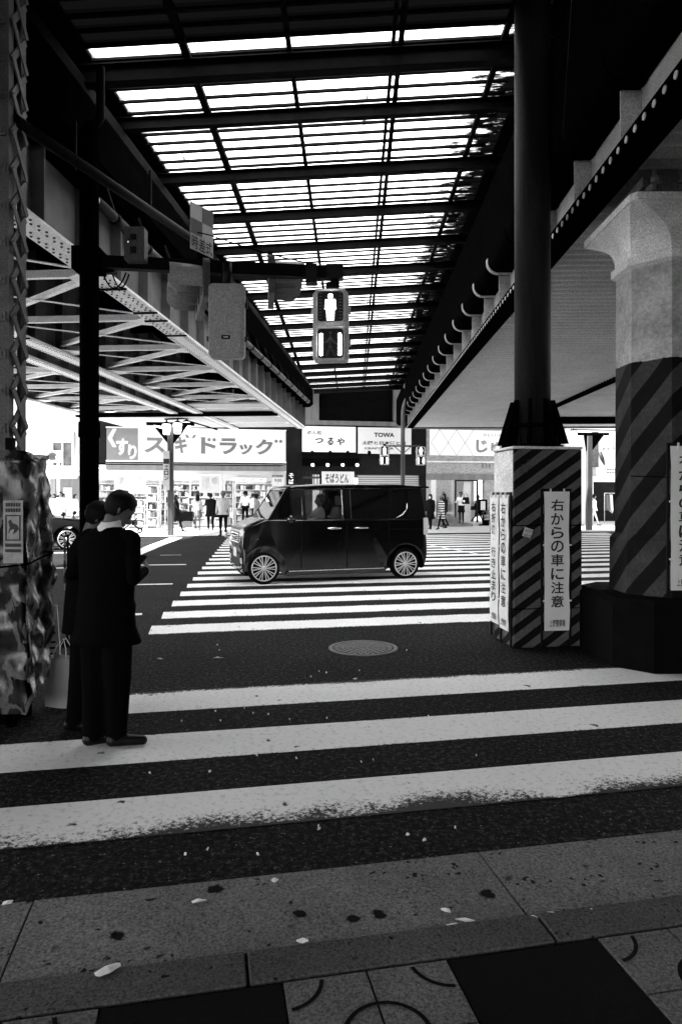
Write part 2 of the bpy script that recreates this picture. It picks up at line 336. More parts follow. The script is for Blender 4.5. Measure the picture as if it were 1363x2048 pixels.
    def build(self, name, m=None, parent=None, loc=(0, 0, 0), rz=0.0, bevel=0.0, recalc=True):
        if recalc: bmesh.ops.recalc_face_normals(self.bm, faces=self.bm.faces[:])
        me = bpy.data.meshes.new(name); self.bm.to_mesh(me); self.bm.free()
        ms = self.mats or [m]
        for q in ms: me.materials.append(q)
        o = bpy.data.objects.new(name, me); COL.objects.link(o)
        if parent is not None: o.parent = parent
        o.location = loc; o.rotation_euler = (0, 0, rz)
        if bevel:
            b = o.modifiers.new('bevel', 'BEVEL'); b.width = bevel; b.segments = 2; b.limit_method = 'ANGLE'; b.angle_limit = R(40)
        return o
def rrect(a0, a1, c0, c1, r, n=3):
    out = []
    for (ca, cc, t0) in ((a1 - r, c1 - r, 0), (a0 + r, c1 - r, 90), (a0 + r, c0 + r, 180), (a1 - r, c0 + r, 270)):
        for k in range(n + 1):
            t = R(t0 + 90 * k / n); out.append((ca + r * math.cos(t), cc + r * math.sin(t)))
    return out
GL = {}
def glyphs(body, bold):
    key = (body, bold)
    if key not in GL:
        c = bpy.data.curves.new('lettering', 'FONT'); c.body = body; c.offset = bold; c.resolution_u = 3
        o = bpy.data.objects.new('lettering', c); COL.objects.link(o); bpy.context.view_layer.update()
        me = bpy.data.meshes.new_from_object(o.evaluated_get(bpy.context.evaluated_depsgraph_get()))
        GL[key] = ([(v.co.x, v.co.y) for v in me.vertices], [tuple(p.vertices) for p in me.polygons])
        bpy.data.objects.remove(o); bpy.data.curves.remove(c); bpy.data.meshes.remove(me)
    return GL[key]
def thing(name, label, cat, loc=(0, 0, 0), rz=0.0, group=None):
    o = bpy.data.objects.new(name, None); COL.objects.link(o); o.empty_display_size = 0.2
    o.location = loc; o.rotation_euler = (0, 0, rz); return tag(o, label, cat, group)
def tag(o, label, cat, group=None):
    o['label'] = label; o['category'] = cat
    if group: o['group'] = group
    return o
def struct(o, kind='structure'): o['kind'] = kind; return o
def part(name, m, parent, fn, **kw):
    b = MB(); b.use(m); fn(b); return b.build(name, None, parent, **kw)
def loose(o):
    """the separate pieces of a part become parts of their own"""
    bm = bmesh.new(); bm.from_mesh(o.data); seen = set(); isl = []
    for v in bm.verts:
        if v in seen: continue
        st = [v]; seen.add(v); cur = []
        while st:
            q = st.pop(); cur.append(q.index)
            for e in q.link_edges:
                w = e.other_vert(q)
                if w not in seen: seen.add(w); st.append(w)
        isl.append(set(cur))
    if len(isl) > 1:
        for k, keep in enumerate(isl):
            b2 = bmesh.new(); b2.from_mesh(o.data); b2.verts.ensure_lookup_table()
            bmesh.ops.delete(b2, geom=[v for v in b2.verts if v.index not in keep], context='VERTS')
            me = o.data.copy() if k else bpy.data.meshes.new(o.name)
            if not k:
                for m in o.data.materials: me.materials.append(m)
            b2.to_mesh(me); b2.free()
            if k == 0: first = me
            else:
                c = o.copy(); c.data = me; COL.objects.link(c)
        o.data = first
    bm.free()
def dup(root, loc=None, rz=None, label=None, group=None):
    r = root.copy(); COL.objects.link(r)
    if loc is not None: r.location = loc
    if rz is not None: r.rotation_euler = (0, 0, rz)
    if label: r['label'] = label
    if group: r['group'] = group
    for ch in list(root.children):
        c = ch.copy(); COL.objects.link(c); c.parent = r
        for g in list(ch.children):
            d = g.copy(); COL.objects.link(d); d.parent = c
    return r

# ================================================================ GROUND
b = MB(); b.use(M['asphalt']); b.quad((-150, -60, 0), (150, -60, 0), (150, 220, 0), (-150, 220, 0)); struct(b.build('road'))
# far pavement, kerb stones, tactile strip
PK, PF = 26.4, 33.5          # kerb line and shop fronts, square to the street
def street_sheet(name, m, s0, s1, p0, p1, z0, z1):
    b = MB(); b.use(m); b.box(s0, s1, 0, p1 - p0, 0, z1 - z0); return struct(b.build(name, loc=S(0, p0, z0), rz=ANG))
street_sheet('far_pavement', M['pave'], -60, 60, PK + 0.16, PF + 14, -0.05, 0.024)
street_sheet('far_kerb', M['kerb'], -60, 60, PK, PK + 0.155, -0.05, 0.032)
def stripe(name, m, s0, s1, p0, p1, z=0.004):
    b = MB(); b.use(m); w = (p1 - p0) / 2; n = max(2, int((s1 - s0) / 0.5))
    b.quad((s0, -w, 0), (s1, -w, 0), (s1, w, 0), (s0, w, 0)); return struct(b.build(name, loc=S(0, (p0 + p1) / 2, z), rz=ANG))
def sp(px, py):            # ground pixel to street coordinates
    g = G(px, py); return CA * g.x + SA * g.y, -SA * g.x + CA * g.y
# near crosswalk: three bars in view and two more towards the left
for k, (pa, pb, m, s0) in enumerate(((1365, 1404, 'worn2', 249), (1447, 1499, 'paint', 0), (1563, 1640, 'worn', -900))):
    p1, p0 = sp(663, pa)[1], sp(663, pb)[1]
    stripe('crosswalk_stripe', M[m], sp(s0, 1395)[0] if k == 0 else -6.0 if k == 2 else -3.3, 7.5, p0, p1)
# far crosswalk bars
for k in range(19):
    p0 = 7.87 + 0.97 * k
    if p0 > PK - 0.7: break
    xl = -2.22 - 0.115 * (p0 - 7.5)                    # left ends stand in a line across the street
    sL = CA * xl + SA * (p0 + 0.3); stripe('crosswalk_stripe', M['paint'], sL, 3.8 + 0.5 * p0, p0, p0 + 0.55)
# lane lines and the slanting stop line on the left
def line(px0, py0, px1, py1, w, z=0.006):
    a, c = G(px0, py0), G(px1, py1); d = (c - a).normalized(); n = Vector((-d.y, d.x, 0)) * w / 2
    L = (c - a).length; b = MB(); b.use(M['paint']); b.quad((0, -w / 2, 0), (L, -w / 2, 0), (L, w / 2, 0), (0, w / 2, 0))
    struct(b.build('lane_line', loc=(a.x, a.y, z), rz=math.atan2(d.y, d.x)))
line(262, 1111, 352, 1075.5, 0.45); line(95, 1096, 150, 1096.5, 0.35); line(95, 1106, 150, 1106, 0.14); line(90, 1137, 150, 1136, 0.14)
line(262, 1131, 372, 1129.5, 0.14); line(262, 1170, 345, 1168.5, 0.12); line(262, 1230, 284, 1229, 0.15); line(320, 1111, 362, 1110.5, 0.06, 0.008)
line(846, 1088, 972, 1112, 0.10, 0.008)
# near gutter, kerb and paving
GP1, GP0, KP0 = 2.775, 2.305, 2.150
b = MB(); b.use(M['gutter'])
js = 1.16
for a, c in ((-7, js - 3.6), (js - 3.592, js - 1.802), (js - 1.794, js - 0.004), (js + 0.004, js + 1.796), (js + 1.804, 7)):
    b.box(a, c, GP0 + 0.012 - GP0, GP1 - GP0, -0.03, 0.008)
struct(b.build('gutter', loc=S(0, GP0, 0), rz=ANG))
b = MB(); b.use(M['kerb'])
for k in range(-6, 7): b.box(js + 0.03 + k * 1.05, js + 0.03 + k * 1.05 + 1.04, 0, GP0 - KP0, -0.03, 0.024)
struct(b.build('near_kerb', loc=S(0, KP0, 0), rz=ANG, bevel=0.006))
# paving slabs in pale and dark squares with ring grooves on the pale ones
sq = 0.545; sA = sp(563, 1975)[0]
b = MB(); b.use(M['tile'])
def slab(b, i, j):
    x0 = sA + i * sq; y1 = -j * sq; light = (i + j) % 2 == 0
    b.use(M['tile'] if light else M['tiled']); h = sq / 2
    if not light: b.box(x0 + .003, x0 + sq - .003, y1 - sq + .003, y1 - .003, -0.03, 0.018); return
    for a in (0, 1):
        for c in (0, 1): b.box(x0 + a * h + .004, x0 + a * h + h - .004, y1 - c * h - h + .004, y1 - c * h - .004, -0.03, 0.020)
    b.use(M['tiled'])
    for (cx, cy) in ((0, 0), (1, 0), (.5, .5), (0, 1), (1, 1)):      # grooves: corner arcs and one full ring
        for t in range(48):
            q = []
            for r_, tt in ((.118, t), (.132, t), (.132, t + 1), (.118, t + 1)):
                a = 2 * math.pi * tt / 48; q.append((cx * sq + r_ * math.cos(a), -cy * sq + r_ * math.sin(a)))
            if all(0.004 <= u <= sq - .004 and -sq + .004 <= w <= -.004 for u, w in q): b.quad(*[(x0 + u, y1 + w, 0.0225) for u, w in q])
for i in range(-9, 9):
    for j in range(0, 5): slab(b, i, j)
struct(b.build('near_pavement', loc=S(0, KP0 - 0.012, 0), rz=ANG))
b = MB(); b.use(M['asphalt']); b.box(-20, 20, -12, -5 * sq, -0.05, 0.016); struct(b.build('near_path', loc=S(0, KP0, 0), rz=ANG))

# manhole cover
mc = G(726, 1297)
t = thing('manhole_cover', 'round iron manhole cover with mosaic pattern set in the asphalt', 'manhole cover', (mc.x, mc.y, 0))
part('rim', plain('iron_rim', 0.10, 0.6), t, lambda b: (b.lathe([(0.35, 0.0), (0.35, 0.010), (0.315, 0.010), (0.315, 0.0)], 40)))
def cover(b):
    b.use(plain('iron_dark', 0.02, 0.6)); b.lathe([(0.312, -0.01), (0.312, 0.005), (0.001, 0.005)], 40)
    b.use(plain('iron_pale', 0.10, 0.6)); rr = random.Random(3)
    for ring, (r0, n) in enumerate(((0.03, 5), (0.085, 10), (0.14, 16), (0.195, 22), (0.25, 28))):
        for k in range(n):
            a0 = 2 * math.pi * (k + rr.uniform(.06, .2)) / n; a1 = 2 * math.pi * (k + rr.uniform(.75, .93)) / n
            q = [(r0 * math.cos(a0), r0 * math.sin(a0)), ((r0 + .04) * math.cos(a0), (r0 + .04) * math.sin(a0)), ((r0 + .04) * math.cos(a1), (r0 + .04) * math.sin(a1)), (r0 * math.cos(a1), r0 * math.sin(a1))]
            b.hexa([(x, y, .0052) for x, y in q][::-1], [(x, y, .010) for x, y in q][::-1])
part('lid', M['grey'], t, cover)

# litter
def scrap(px, py, size, ratio, ang, label, z=0.012, group='paper scraps on the ground'):
    g = G(px, py); b = MB(); b.use(M['paper']); rr = random.Random(px * 7 + py)
    n = 8; pts = []
    for k in range(n):
        a = 2 * math.pi * k / n; r = size * rr.uniform(.7, 1.1); pts.append((r * math.cos(a), r * ratio * math.sin(a), rr.uniform(0.0, 0.012)))
    c0 = b.v((0, 0, 0.014)); V = [b.v(p) for p in pts]; c1 = b.v((0, 0, -0.001)); V2 = [b.v((x, y, q - .002)) for x, y, q in pts]
    for k in range(n):
        b.f([c0, V[k], V[(k + 1) % n]]); b.f([c1, V2[(k + 1) % n], V2[k]]); b.f([V[k], V2[k], V2[(k + 1) % n], V[(k + 1) % n]])
    tag(b.build('paper_scrap', loc=(g.x, g.y, z), rz=ang), label, 'litter', group)
scrap(215, 1960, .055, .38, .75, 'long white paper scrap lying in the gutter at lower left', z=.028)
scrap(605, 1900, .028, .4, .1, 'small white paper scrap by the kerb left of the ringed paving', z=.028)
scrap(395, 1811, .032, .35, .2, 'grey torn paper scrap on the left part of the gutter')
scrap(548, 1768, .018, .6, .3, 'tiny white scrap near the upper edge of the gutter')
scrap(1105, 1838, .024, .55, -.4, 'white scrap in the gutter right of the joint, brightest of the row')
scrap(930, 1850, .034, .25, -.3, 'thin pale paper strip lying in the gutter left of the joint')
scrap(905, 1861, .028, .5, .2, 'crumpled pale scrap against the kerb left of the joint')
scrap(890, 1830, .020, .5, -.5, 'small pale scrap above the thin strip in the gutter')
scrap(1066, 1845, .022, .6, .1, 'crumpled pale scrap beside the gutter joint')
scrap(1182, 1831, .020, .4, -.2, 'flat grey scrap at the kerb towards the right')
scrap(435, 1319, .055, .3, .1, 'white scrap on asphalt between the crosswalks')
scrap(320, 1321, .030, .4, .1, 'small scrap on asphalt beside the suited man')
scrap(815, 1677, .014, .6, .9, 'small white scrap on dark asphalt below the crosswalk bars')
scrap(15, 1815, .022, .4, .4, 'small pale scrap at the far left of the gutter')
scrap(710, 1362, .02, .4, .1, 'tiny scrap above the near crosswalk bar')
for k in range(34):
    x, y = rnd.uniform(280, 1000), rnd.choice([rnd.uniform(1285, 1360), rnd.uniform(1415, 1445), rnd.uniform(1510, 1555), rnd.uniform(1650, 1735)])
    scrap(x, y, rnd.uniform(.005, .011), .6, rnd.uniform(0, 3), 'tiny crumb of white litter on the asphalt', z=.004, group='crumbs of litter on the asphalt')

# unseen blocks, added to hold back light from behind the viewpoint and both sides
def mass(label, x0, x1, y0, y1, z):
    t = thing('light_blocker', label, 'building', (x0, y0, 0), 0)
    part('wall', M['walldark'], t, lambda b: b.box(0, x1 - x0, 0, y1 - y0, 0, z))
mass('added dark light blocker behind the viewpoint on the right', 1.2, 16, -16, -9.2, 8)
mass('added dark light blocker along the right side of the street', 12.2, 18, -9.1, 9, 7.5)
mass('added dark light blocker along the left side near the stall', -18, -12.2, -9.1, 0, 7.5)
b = MB(); b.use(M['pave']); b.box(12.1, 40, 9.2, 26.0, -.05, .03); struct(b.build('bounce_pavement'))  # added out of view, throws sunlight up under the right bridge
b = MB(); b.use(M['pave']); b.box(-40, -12.0, 0.2, 25.5, -.05, .03); struct(b.build('bounce_pavement'))  # added out of view, throws sunlight up under the left bridges

# ================================================================ RIGHT BRIDGE
rb = thing('railway_bridge', 'steel railway bridge on the right with pale corrugated soffit and dark gutter brackets', 'bridge', (0, 0, 0), RB)
Y0, Y1 = -9.0, 29.3
def girder(b, x, side, z0=4.5, z1=6.25, step=1.2, ph=0.35, fl=0.12):
    b.use(M['web']); b.box(x, x + 0.016 * side, Y0, Y1, z0, z1)
    b.use(M['web'])
    y = Y0 + ph
    while y < Y1:
        b.box(x - side * 0.002, x - 0.17 * side, y, y + 0.02, z0 + 0.03, z1)
        y += step
part('girder_web', M['web'], rb, lambda b: girder(b, 2.4, 1))
def rflange(b):
    b.box(2.20, 2.52, Y0, Y1, 4.455, 4.497)
    b.use(M['sigbox']); y = Y0 + .1
    while y < Y1:
        b.lathe([(0.028, 0), (0.030, 0.008), (0.025, 0.010)], 10, (2.191, y, 4.43), 'x'); y += 0.17
part('bottom_flange', M['black'], rb, rflange)
def bolts(b):
    y = Y0 + .35
    while y < Y1:
        for z in np.arange(4.58, 6.2, .085):
            b.dome((2.398, y + .14, z), .016, .014, (-1, 0, 0), 5); b.dome((2.398, y + .20, z), .016, .014, (-1, 0, 0), 5)
        y += 1.2
part('rivet_line', M['grey'], rb, bolts)
def corr(b, x0, x1, pitch=0.20, amp=0.085, z=4.50):
    rows = []; y = Y0; n = 0
    while y < Y1:
        rows.append((y, z + amp * (0.5 - 0.5 * math.cos(2 * math.pi * (y - Y0) / pitch)))); y += pitch / 6
    A = [(b.v((x0, y, q)), b.v((x1, y, q))) for y, q in rows]
    for p, q in zip(A, A[1:]): b.f([p[0], p[1], q[1], q[0]], True)
part('soffit_sheet', M['soffit'], rb, lambda b: corr(b, 2.53, 6.45))
part('soffit_sheet', M['soffit'], rb, lambda b: corr(b, 6.72, 11.5, z=4.52))
part('gap_beam', M['black'], rb, lambda b: (b.box(6.46, 6.56, Y0, Y1, 4.44, 4.75), b.box(6.60, 6.71, Y0, Y1, 4.47, 4.75)))
part('deck_slab', M['deck'], rb, lambda b: b.box(2.43, 11.5, Y0, Y1, 6.26, 6.5))
part('end_beam', M['grey'], rb, lambda b: (b.box(2.45, 11.5, Y1 + .002, Y1 + .25, 4.46, 6.5)))
part('fascia_beam', M['grey'], rb, lambda b: b.box(11.51, 11.7, Y0, Y1, 4.3, 6.5))
# cross head the right-hand street post carries
def head(b):
    b.box(6.8, 11.45, 25.6, 26.0, 4.28, 4.50)
part('cross_beam', M['black'], rb, head)

# bearing shoe stack over the octagonal pillar belongs to the bridge
def shoe(b):
    b.box(2.62, 3.7, 6.25, 7.0, 4.36, 4.452); b.box(2.66, 3.4, 6.15, 6.8, 4.26, 4.36)
    for x in (2.66, 2.9): b.tube([(x, 6.10, 4.26), (x, 6.10, 4.44)], .022, 8); b.lathe([(.05, 4.31), (.05, 4.36)], 6, (x, 6.06, 0))
part('bearing_shoe', M['grey'], rb, shoe)

# ================================================================ ROOF BETWEEN THE BRIDGES
rf = thing('canopy_roof', 'translucent ribbed canopy roof on dark beams over the street between two bridges', 'roof', (0, 0, 0), RB)
KR = 1.12; ZR = 6.76      # roof height over the street
def zr(x): return ZR + 0.045 * x
def xl(y): return KR * (-2.75 + 0.040 * (y / KR - 7))
BY = [7.07 * KR] + [(8.08 + 1.42 * k) * KR for k in range(16)]
def girdx(y):       # left girder line seen in this frame
    w = Vector((-3.95, y, 0)); w = Matrix.Rotation(LB, 3, 'Z') @ w; return (Matrix.Rotation(-RB, 3, 'Z') @ w).x
for k, y in enumerate(BY):
    w, h = (0.145, 0.225) if k == 0 else (0.11, 0.165)
    a, c = girdx(y) + .1, 2.38
    def beam(b, y=y, w=w, h=h, a=a, c=c):
        for (q0, q1, z0, z1) in ((0, w, -h, -h + .014), (0, w, -.016, -.002), (w / 2 - .005, w / 2 + .005, -h + .014, -.016)):
            b.hexa([(a, y + q0, zr(a) + z0), (c, y + q0, zr(c) + z0), (c, y + q1, zr(c) + z0), (a, y + q1, zr(a) + z0)],
                   [(a, y + q0, zr(a) + z1), (c, y + q0, zr(c) + z1), (c, y + q1, zr(c) + z1), (a, y + q1, zr(a) + z1)])
    part('roof_beam', M['steel'], rf, beam)
for (xa, xb, w) in ((-1.725, -2.0, .085), (-.67, -.72, .05), (.405, .36, .04), (.485, .44, .055), (1.55, 1.52, .06)):
    part('purlin', M['steel'], rf, lambda b, xa=xa, xb=xb, w=w: b.bar((xa * KR, 6.3, zr(xa * KR) + .03), (xb * KR, 32.9, zr(xb * KR) + .03), w * KR, .06))
ysp = [5.75, BY[0] - .3] + BY
for k in range(-1, len(BY) + 1):
    y0 = 6.25 if k < 0 else 7.72 if k == 0 else BY[k - 1] + .055; y1 = 7.72 if k < 0 else BY[k] + .055 if k < len(BY) else BY[-1] + .3
    def sheet(b, y0=y0, y1=y1, k=k):
        n = max(1, round((y1 - y0) / .262)); pt = (y1 - y0) / n; X = [xl(y0) + (2.17 - xl(y0)) * i / 6 for i in range(7)]
        b.use(M['roofd'] if k < 0 else M['roofp'])
        for i in range(n):
            ya = y0 + i * pt; prof = [(ya, .075), (ya + pt * .12, .10), (ya + pt * .82, .10), (ya + pt * .9, .075), (ya + pt, .075)]
            for (u0, h0), (u1, h1) in zip(prof, prof[1:]):
                for x0, x1 in zip(X, X[1:]): b.quad((x0, u0, zr(x0) + h0), (x1, u0, zr(x1) + h0), (x1, u1, zr(x1) + h1), (x0, u1, zr(x0) + h1))
        b.use(M['steel'])
        for i in range(n):
            ya = y0 + i * pt + rnd.uniform(-.01, .01)
            b.bar((X[0], ya + pt * .95, zr(X[0]) + .055), (2.0, ya + pt * .95, zr(2.0) + .055), .040 + rnd.uniform(0, .018), .03)
    part('roof_panel', M['roofp'], rf, sheet)
def edge(b):
    for k in range(14):
        y0 = 6.2 + k * 2; y1 = min(y0 + 2, 33)
        a0, a1 = girdx(y0) - .2, girdx(y1) - .2
        b.hexa([(a0, y0, 6.70), (xl(y0), y0, zr(xl(y0)) + .06), (xl(y1), y1, zr(xl(y1)) + .06), (a1, y1, 6.70)], [(a0, y0, 6.82), (xl(y0), y0, zr(xl(y0)) + .13), (xl(y1), y1, zr(xl(y1)) + .13), (a1, y1, 6.82)])
        b.hexa([(a0, y0, 6.44), (a0 + .04, y0, 6.44), (a1 + .04, y1, 6.44), (a1, y1, 6.44)], [(a0, y0, 6.699), (a0 + .04, y0, 6.699), (a1 + .04, y1, 6.699), (a1, y1, 6.699)])
part('edge_flashing', M['deck'], rf, edge)
part('edge_flashing', M['deck'], rf, lambda b: (b.box(2.46, 2.52, 6.22, 33, 6.501, 6.99), b.box(2.16, 2.459, 6.22, 33, 6.99, 7.03)))
part('roof_deck', M['deck'], rf, lambda b: b.box(-4.6, 2.6, Y0, 6.22, 6.86, 6.95))
part('end_canopy', M['deck'], rf, lambda b: b.box(-8, 10, 33.0, 37.5, 7.32, 7.4))
part('end_canopy', M['deck'], rf, lambda b: b.box(-4.2, 2.8, BY[-1] + .36, 33.0, 6.86, 6.95))
def gut(b):
    prof = [(2.39, 4.95)]
    for k in range(7): a = R(270 - 15 * k); prof.append((2.19 + .16 * math.cos(a), 5.11 + .16 * math.sin(a)))
    prof += [(2.03, 6.2), (2.06, 6.2)]
    for k in range(7): a = R(180 + 15 * k); prof.append((2.19 + .13 * math.cos(a), 5.11 + .13 * math.sin(a)))
    prof += [(2.39, 4.98)]
    b.prism(prof, 'y', -8.9, 33.0)
part('gutter', M['black'], rf, gut)
y = 5.6
while y < 29:
    def band(b, y=y):
        for (r, z) in ((.172, 5.11),):
            pr = [(2.39, z - r)] + [(2.19 + r * math.cos(R(270 - 15 * k)), z + r * math.sin(R(270 - 15 * k))) for k in range(7)] + [(2.19 - r, z + .05)]
            A = [b.v((x, y, q)) for x, q in pr]; B = [b.v((x, y + .09, q)) for x, q in pr]
            A2 = [b.v((x, y, q + .02) if j < 3 else (x + .012, y, q + .004)) for j, (x, q) in enumerate(pr)]; B2 = [b.v((x, y + .09, q + .02) if j < 3 else (x + .012, y + .09, q + .004)) for j, (x, q) in enumerate(pr)]
            for j in range(len(pr) - 1):
                b.f([A[j], A[j + 1], B[j + 1], B[j]]); b.f([A2[j], B2[j], B2[j + 1], A2[j + 1]]); b.f([A[j], A2[j], A2[j + 1], A[j + 1]]); b.f([B[j], B[j + 1], B2[j + 1], B2[j]])
    part('gutter_strap', M['sigbox'] if y > 9.5 else M['black'], rf, band); y += 1.2  # near straps black: the shade there is put into their colour

# ================================================================ LEFT BRIDGES
def leftbridge(label, xs, bays, y_end, near):
    t = thing('railway_bridge', label, 'bridge', (0, 0, 0), LB)
    for gi, x in enumerate(xs):
        side = 1 if gi == 0 else -1
        def webp(b):
            b.box(x - .008, x + .008, Y0, y_end, 4.53, 6.2); yy = Y0 + .4
            while yy < y_end:
                b.box(x + .0085, x + .16, yy, yy + .03, 4.56, 6.2); b.box(x - .16, x - .0085, yy, yy + .03, 4.56, 6.2); yy += 1.05
        part('girder_web', plain('grey_green_web', .13, .75, .35, 2, .1, spec=.08) if gi == 0 else M['grey'], t, webp)
        def fl(b):
            w = .18 if gi == 0 and near else .16
            b.box(x - w, x + w, Y0, y_end, 4.488, 4.528)
            b.box(x - w - .012, x + w + .012, 12.2, y_end, 4.470, 4.4865)
            b.use(M['steel'])
            for q in (9.35, 10.6, 11.1, 12.15): b.box(x - w - .014, x + w + .014, q, q + .035, 4.462, 4.4875)
            b.use(M['rivet']); yy = 5.2  # side-lit shade of the rivet heads is put into their dark colour
            while yy < y_end - .1:
                if yy < 12:
                    for j, dx in enumerate((-.13, -.075, .055, .11)):
                        b.dome((x + dx, yy + (.06 if j % 2 else 0), 4.4875), .019, .014, (0, 0, -1), 6)
                    yy += .17
                else:
                    for dx in (-.155, -.115, .115, .155): b.dome((x + dx * w / .18, yy, 4.4695), .014, .012, (0, 0, -1), 5)
                    yy += .12
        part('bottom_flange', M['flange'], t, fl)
    x0, x1 = xs[0] - .17, xs[1] + .17
    yy = 4.4; k = 0
    while yy < y_end - 1:
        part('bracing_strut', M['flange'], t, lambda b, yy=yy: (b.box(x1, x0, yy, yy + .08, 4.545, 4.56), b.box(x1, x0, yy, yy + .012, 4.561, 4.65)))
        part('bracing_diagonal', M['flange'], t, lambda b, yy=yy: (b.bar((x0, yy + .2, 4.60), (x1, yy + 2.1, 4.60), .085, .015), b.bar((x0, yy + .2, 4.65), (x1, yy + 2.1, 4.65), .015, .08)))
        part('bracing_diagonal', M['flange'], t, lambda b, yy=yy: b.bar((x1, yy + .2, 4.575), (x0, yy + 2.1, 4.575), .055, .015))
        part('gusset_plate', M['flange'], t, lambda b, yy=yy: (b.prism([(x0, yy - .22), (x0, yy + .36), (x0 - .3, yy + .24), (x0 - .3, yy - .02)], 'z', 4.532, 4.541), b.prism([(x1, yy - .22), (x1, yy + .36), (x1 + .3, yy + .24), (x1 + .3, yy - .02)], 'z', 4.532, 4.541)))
        yy += 2.3; k += 1
    part('deck_slab', M['deck'], t, lambda b: b.box(xs[1] - .35, xs[0] + .35, Y0, y_end, 6.21, 6.45))
    yy = 5.5
    while yy < y_end:
        part('cross_girder', M['black'], t, lambda b, yy=yy: b.box(xs[1] + .17, xs[0] - .17, yy, yy + .16, 5.75, 6.2)); yy += 2.3
    return t
lb1 = leftbridge('riveted steel railway bridge on the left with pale flange and lattice bracing', (-3.95, -6.9), 9, 29.3, True)
part('side_gutter', M['black'], lb1, lambda b: b.prism([(-3.935, 5.38), (-3.6, 5.38), (-3.45, 5.5), (-3.45, 6.1), (-3.48, 6.1), (-3.48, 5.52), (-3.61, 5.41), (-3.935, 5.41)], 'y', 4.0, 29.2))
lb2 = leftbridge('second riveted steel bridge beyond the first one at far left', (-7.8, -11.2), 9, 24.0, False)
part('soffit_sheet', M['soffit'], lb1, lambda b: b.box(-6.72, -4.14, 21.8, 29.28, 4.55, 4.60))
part('soffit_sheet', M['soffit'], lb2, lambda b: b.box(-11.6, -7.1, 24.05, 29.28, 4.55, 4.60))
part('end_deck', M['deck'], lb2, lambda b: b.box(-11.6, -7.3, 24.05, 29.28, 6.2, 6.45))
part('cross_beam', M['black'], lb1, lambda b: b.box(-11.4, -4.1, 23.7, 24.0, 4.40, 4.53))
# big conduit slung beside the left girder
t = thing('conduit_pipe', 'thick grey conduit pipe slung along the left girder', 'pipe', (0, 0, 0), 0)
pa, pb = P(193, 402, 7.8), P(616, 803, 23.8)
part('pipe', M['grey'], t, lambda b: b.tube([pa, pb], .062, 14))
for q in np.linspace(.03, .97, 16):
    c = pa.lerp(pb, q); d = (pb - pa).normalized() * .035
    part('clamp', M['steel'], t, lambda b, c=c, d=d: (b.tube([c - d, c + d], .075, 12), b.bar(c + Vector((0, 0, .06)), c + Vector((-.12, 0, .42)), .03, .03)))
part('pipe_cap', M['white'], t, lambda b: b.tube([pa + Vector((-.012, -.11, 0.0)), pa + Vector((-.002, -.005, 0))], .05, 12))
t = thing('rainwater_pipe', 'dark rainwater pipe under the left edge of the canopy roof', 'pipe')
part('pipe', M['steel'], t, lambda b: b.tube([P(30, 240, 5.6), P(385, 478, 9.6)], .052, 12))
part('bracket', M['steel'], t, lambda b: (b.bar(P(150, 340, 7.0), P(150, 340, 7.0) + Vector((0, 0, .5)), .03, .03), b.bar(P(300, 420, 8.6), P(300, 420, 8.6) + Vector((0, 0, .5)), .03, .03)))

# ================================================================ OCTAGONAL PILLAR
pc = Vector((3.20, 6.66, 0))
oc = thing('bridge_pillar', 'octagonal concrete bridge pillar with flared capital and hazard stripes', 'pillar', pc, R(0))
def octa(b, prof, rot=22.5):
    b.lathe(prof, 8, (0, 0, 0), 'z', False)
def octring(b, a, z, ch=.30):
    """square of half width a with chamfered corners"""
    c = a * ch; pts = [(a, -a + c), (a, a - c), (a - c, a), (-a + c, a), (-a, a - c), (-a, -a + c), (-a + c, -a), (a - c, -a)]
    return [b.v((x, y, z)) for x, y in pts]
def octloft(b, prof, cap=True): b.skin([octring(b, a, z, c) for a, z, c in prof], cap, False)
C8 = .586
part('shaft', M['pil'], oc, lambda b: octloft(b, [(.50, .62, C8), (.495, 1.14, C8), (.452, 1.19, C8), (.440, 3.70, C8)]))
part('collar', M['conc'], oc, lambda b: octloft(b, [(.441, 3.701, C8), (.485, 3.73, C8), (.485, 3.80, C8), (.455, 3.82, C8)]))
cap = []
for k in range(11):
    q = k / 10; f_ = 1 - math.cos(q * math.pi / 2); cap.append((.448 + .155 * f_, 3.821 + .36 * (.35 * math.sin(q * math.pi / 2) + .65 * q), C8 - .50 * f_))
cap += [(.622, 4.185, .08), (.622, 4.25, .08)]
part('capital', M['conc'], oc, lambda b: octloft(b, cap))
part('plinth', plain('dark_plinth', .004, .9, .4, spec=.03), oc, lambda b: octloft(b, [(.74, 0, .35), (.74, .57, .35), (.69, .625, .35)]))
part('wire', M['black'], oc, lambda b: b.tube([(-.452, -.19, 1.74), (-.19, -.452, 1.72), (.19, -.452, 1.72)], .005, 6))

# ================================================================ STEEL COLUMN ON STRIPED BASE
bc = Vector((1.757, 6.93, 0)); bz = R(8)
blk = thing('striped_pier', 'low concrete pier with diagonal hazard bands carrying the round steel column', 'pier', bc, bz)
part('block', M['haz'], blk, lambda b: b.box(0, .735, 0, .56, 0, 2.03), bevel=0.012)
part('bare_panel', M['conc'], blk, lambda b: b.box(-.006, -.001, .02, .54, 1.55, 2.02), bevel=0.001)
part('cap_stone', M['conc'], blk, lambda b: b.box(-.012, .745, -.006, .57, 2.031, 2.06), bevel=0.01)
part('sticker', M['offwhite'], blk, lambda b: (b.quad((.085, -.004, 1.145), (.175, -.004, 1.115), (.205, -.004, 1.205), (.115, -.004, 1.235)), b.use(M['ink']),
     b.text('AQTY', (.112, -.007, 1.183), (.95, 0, -.3), (.3, 0, .95), .075, .036, .01), b.text('XELOR', (.098, -.007, 1.138), (.95, 0, -.3), (.3, 0, .95), .088, .036, .01)), recalc=False)
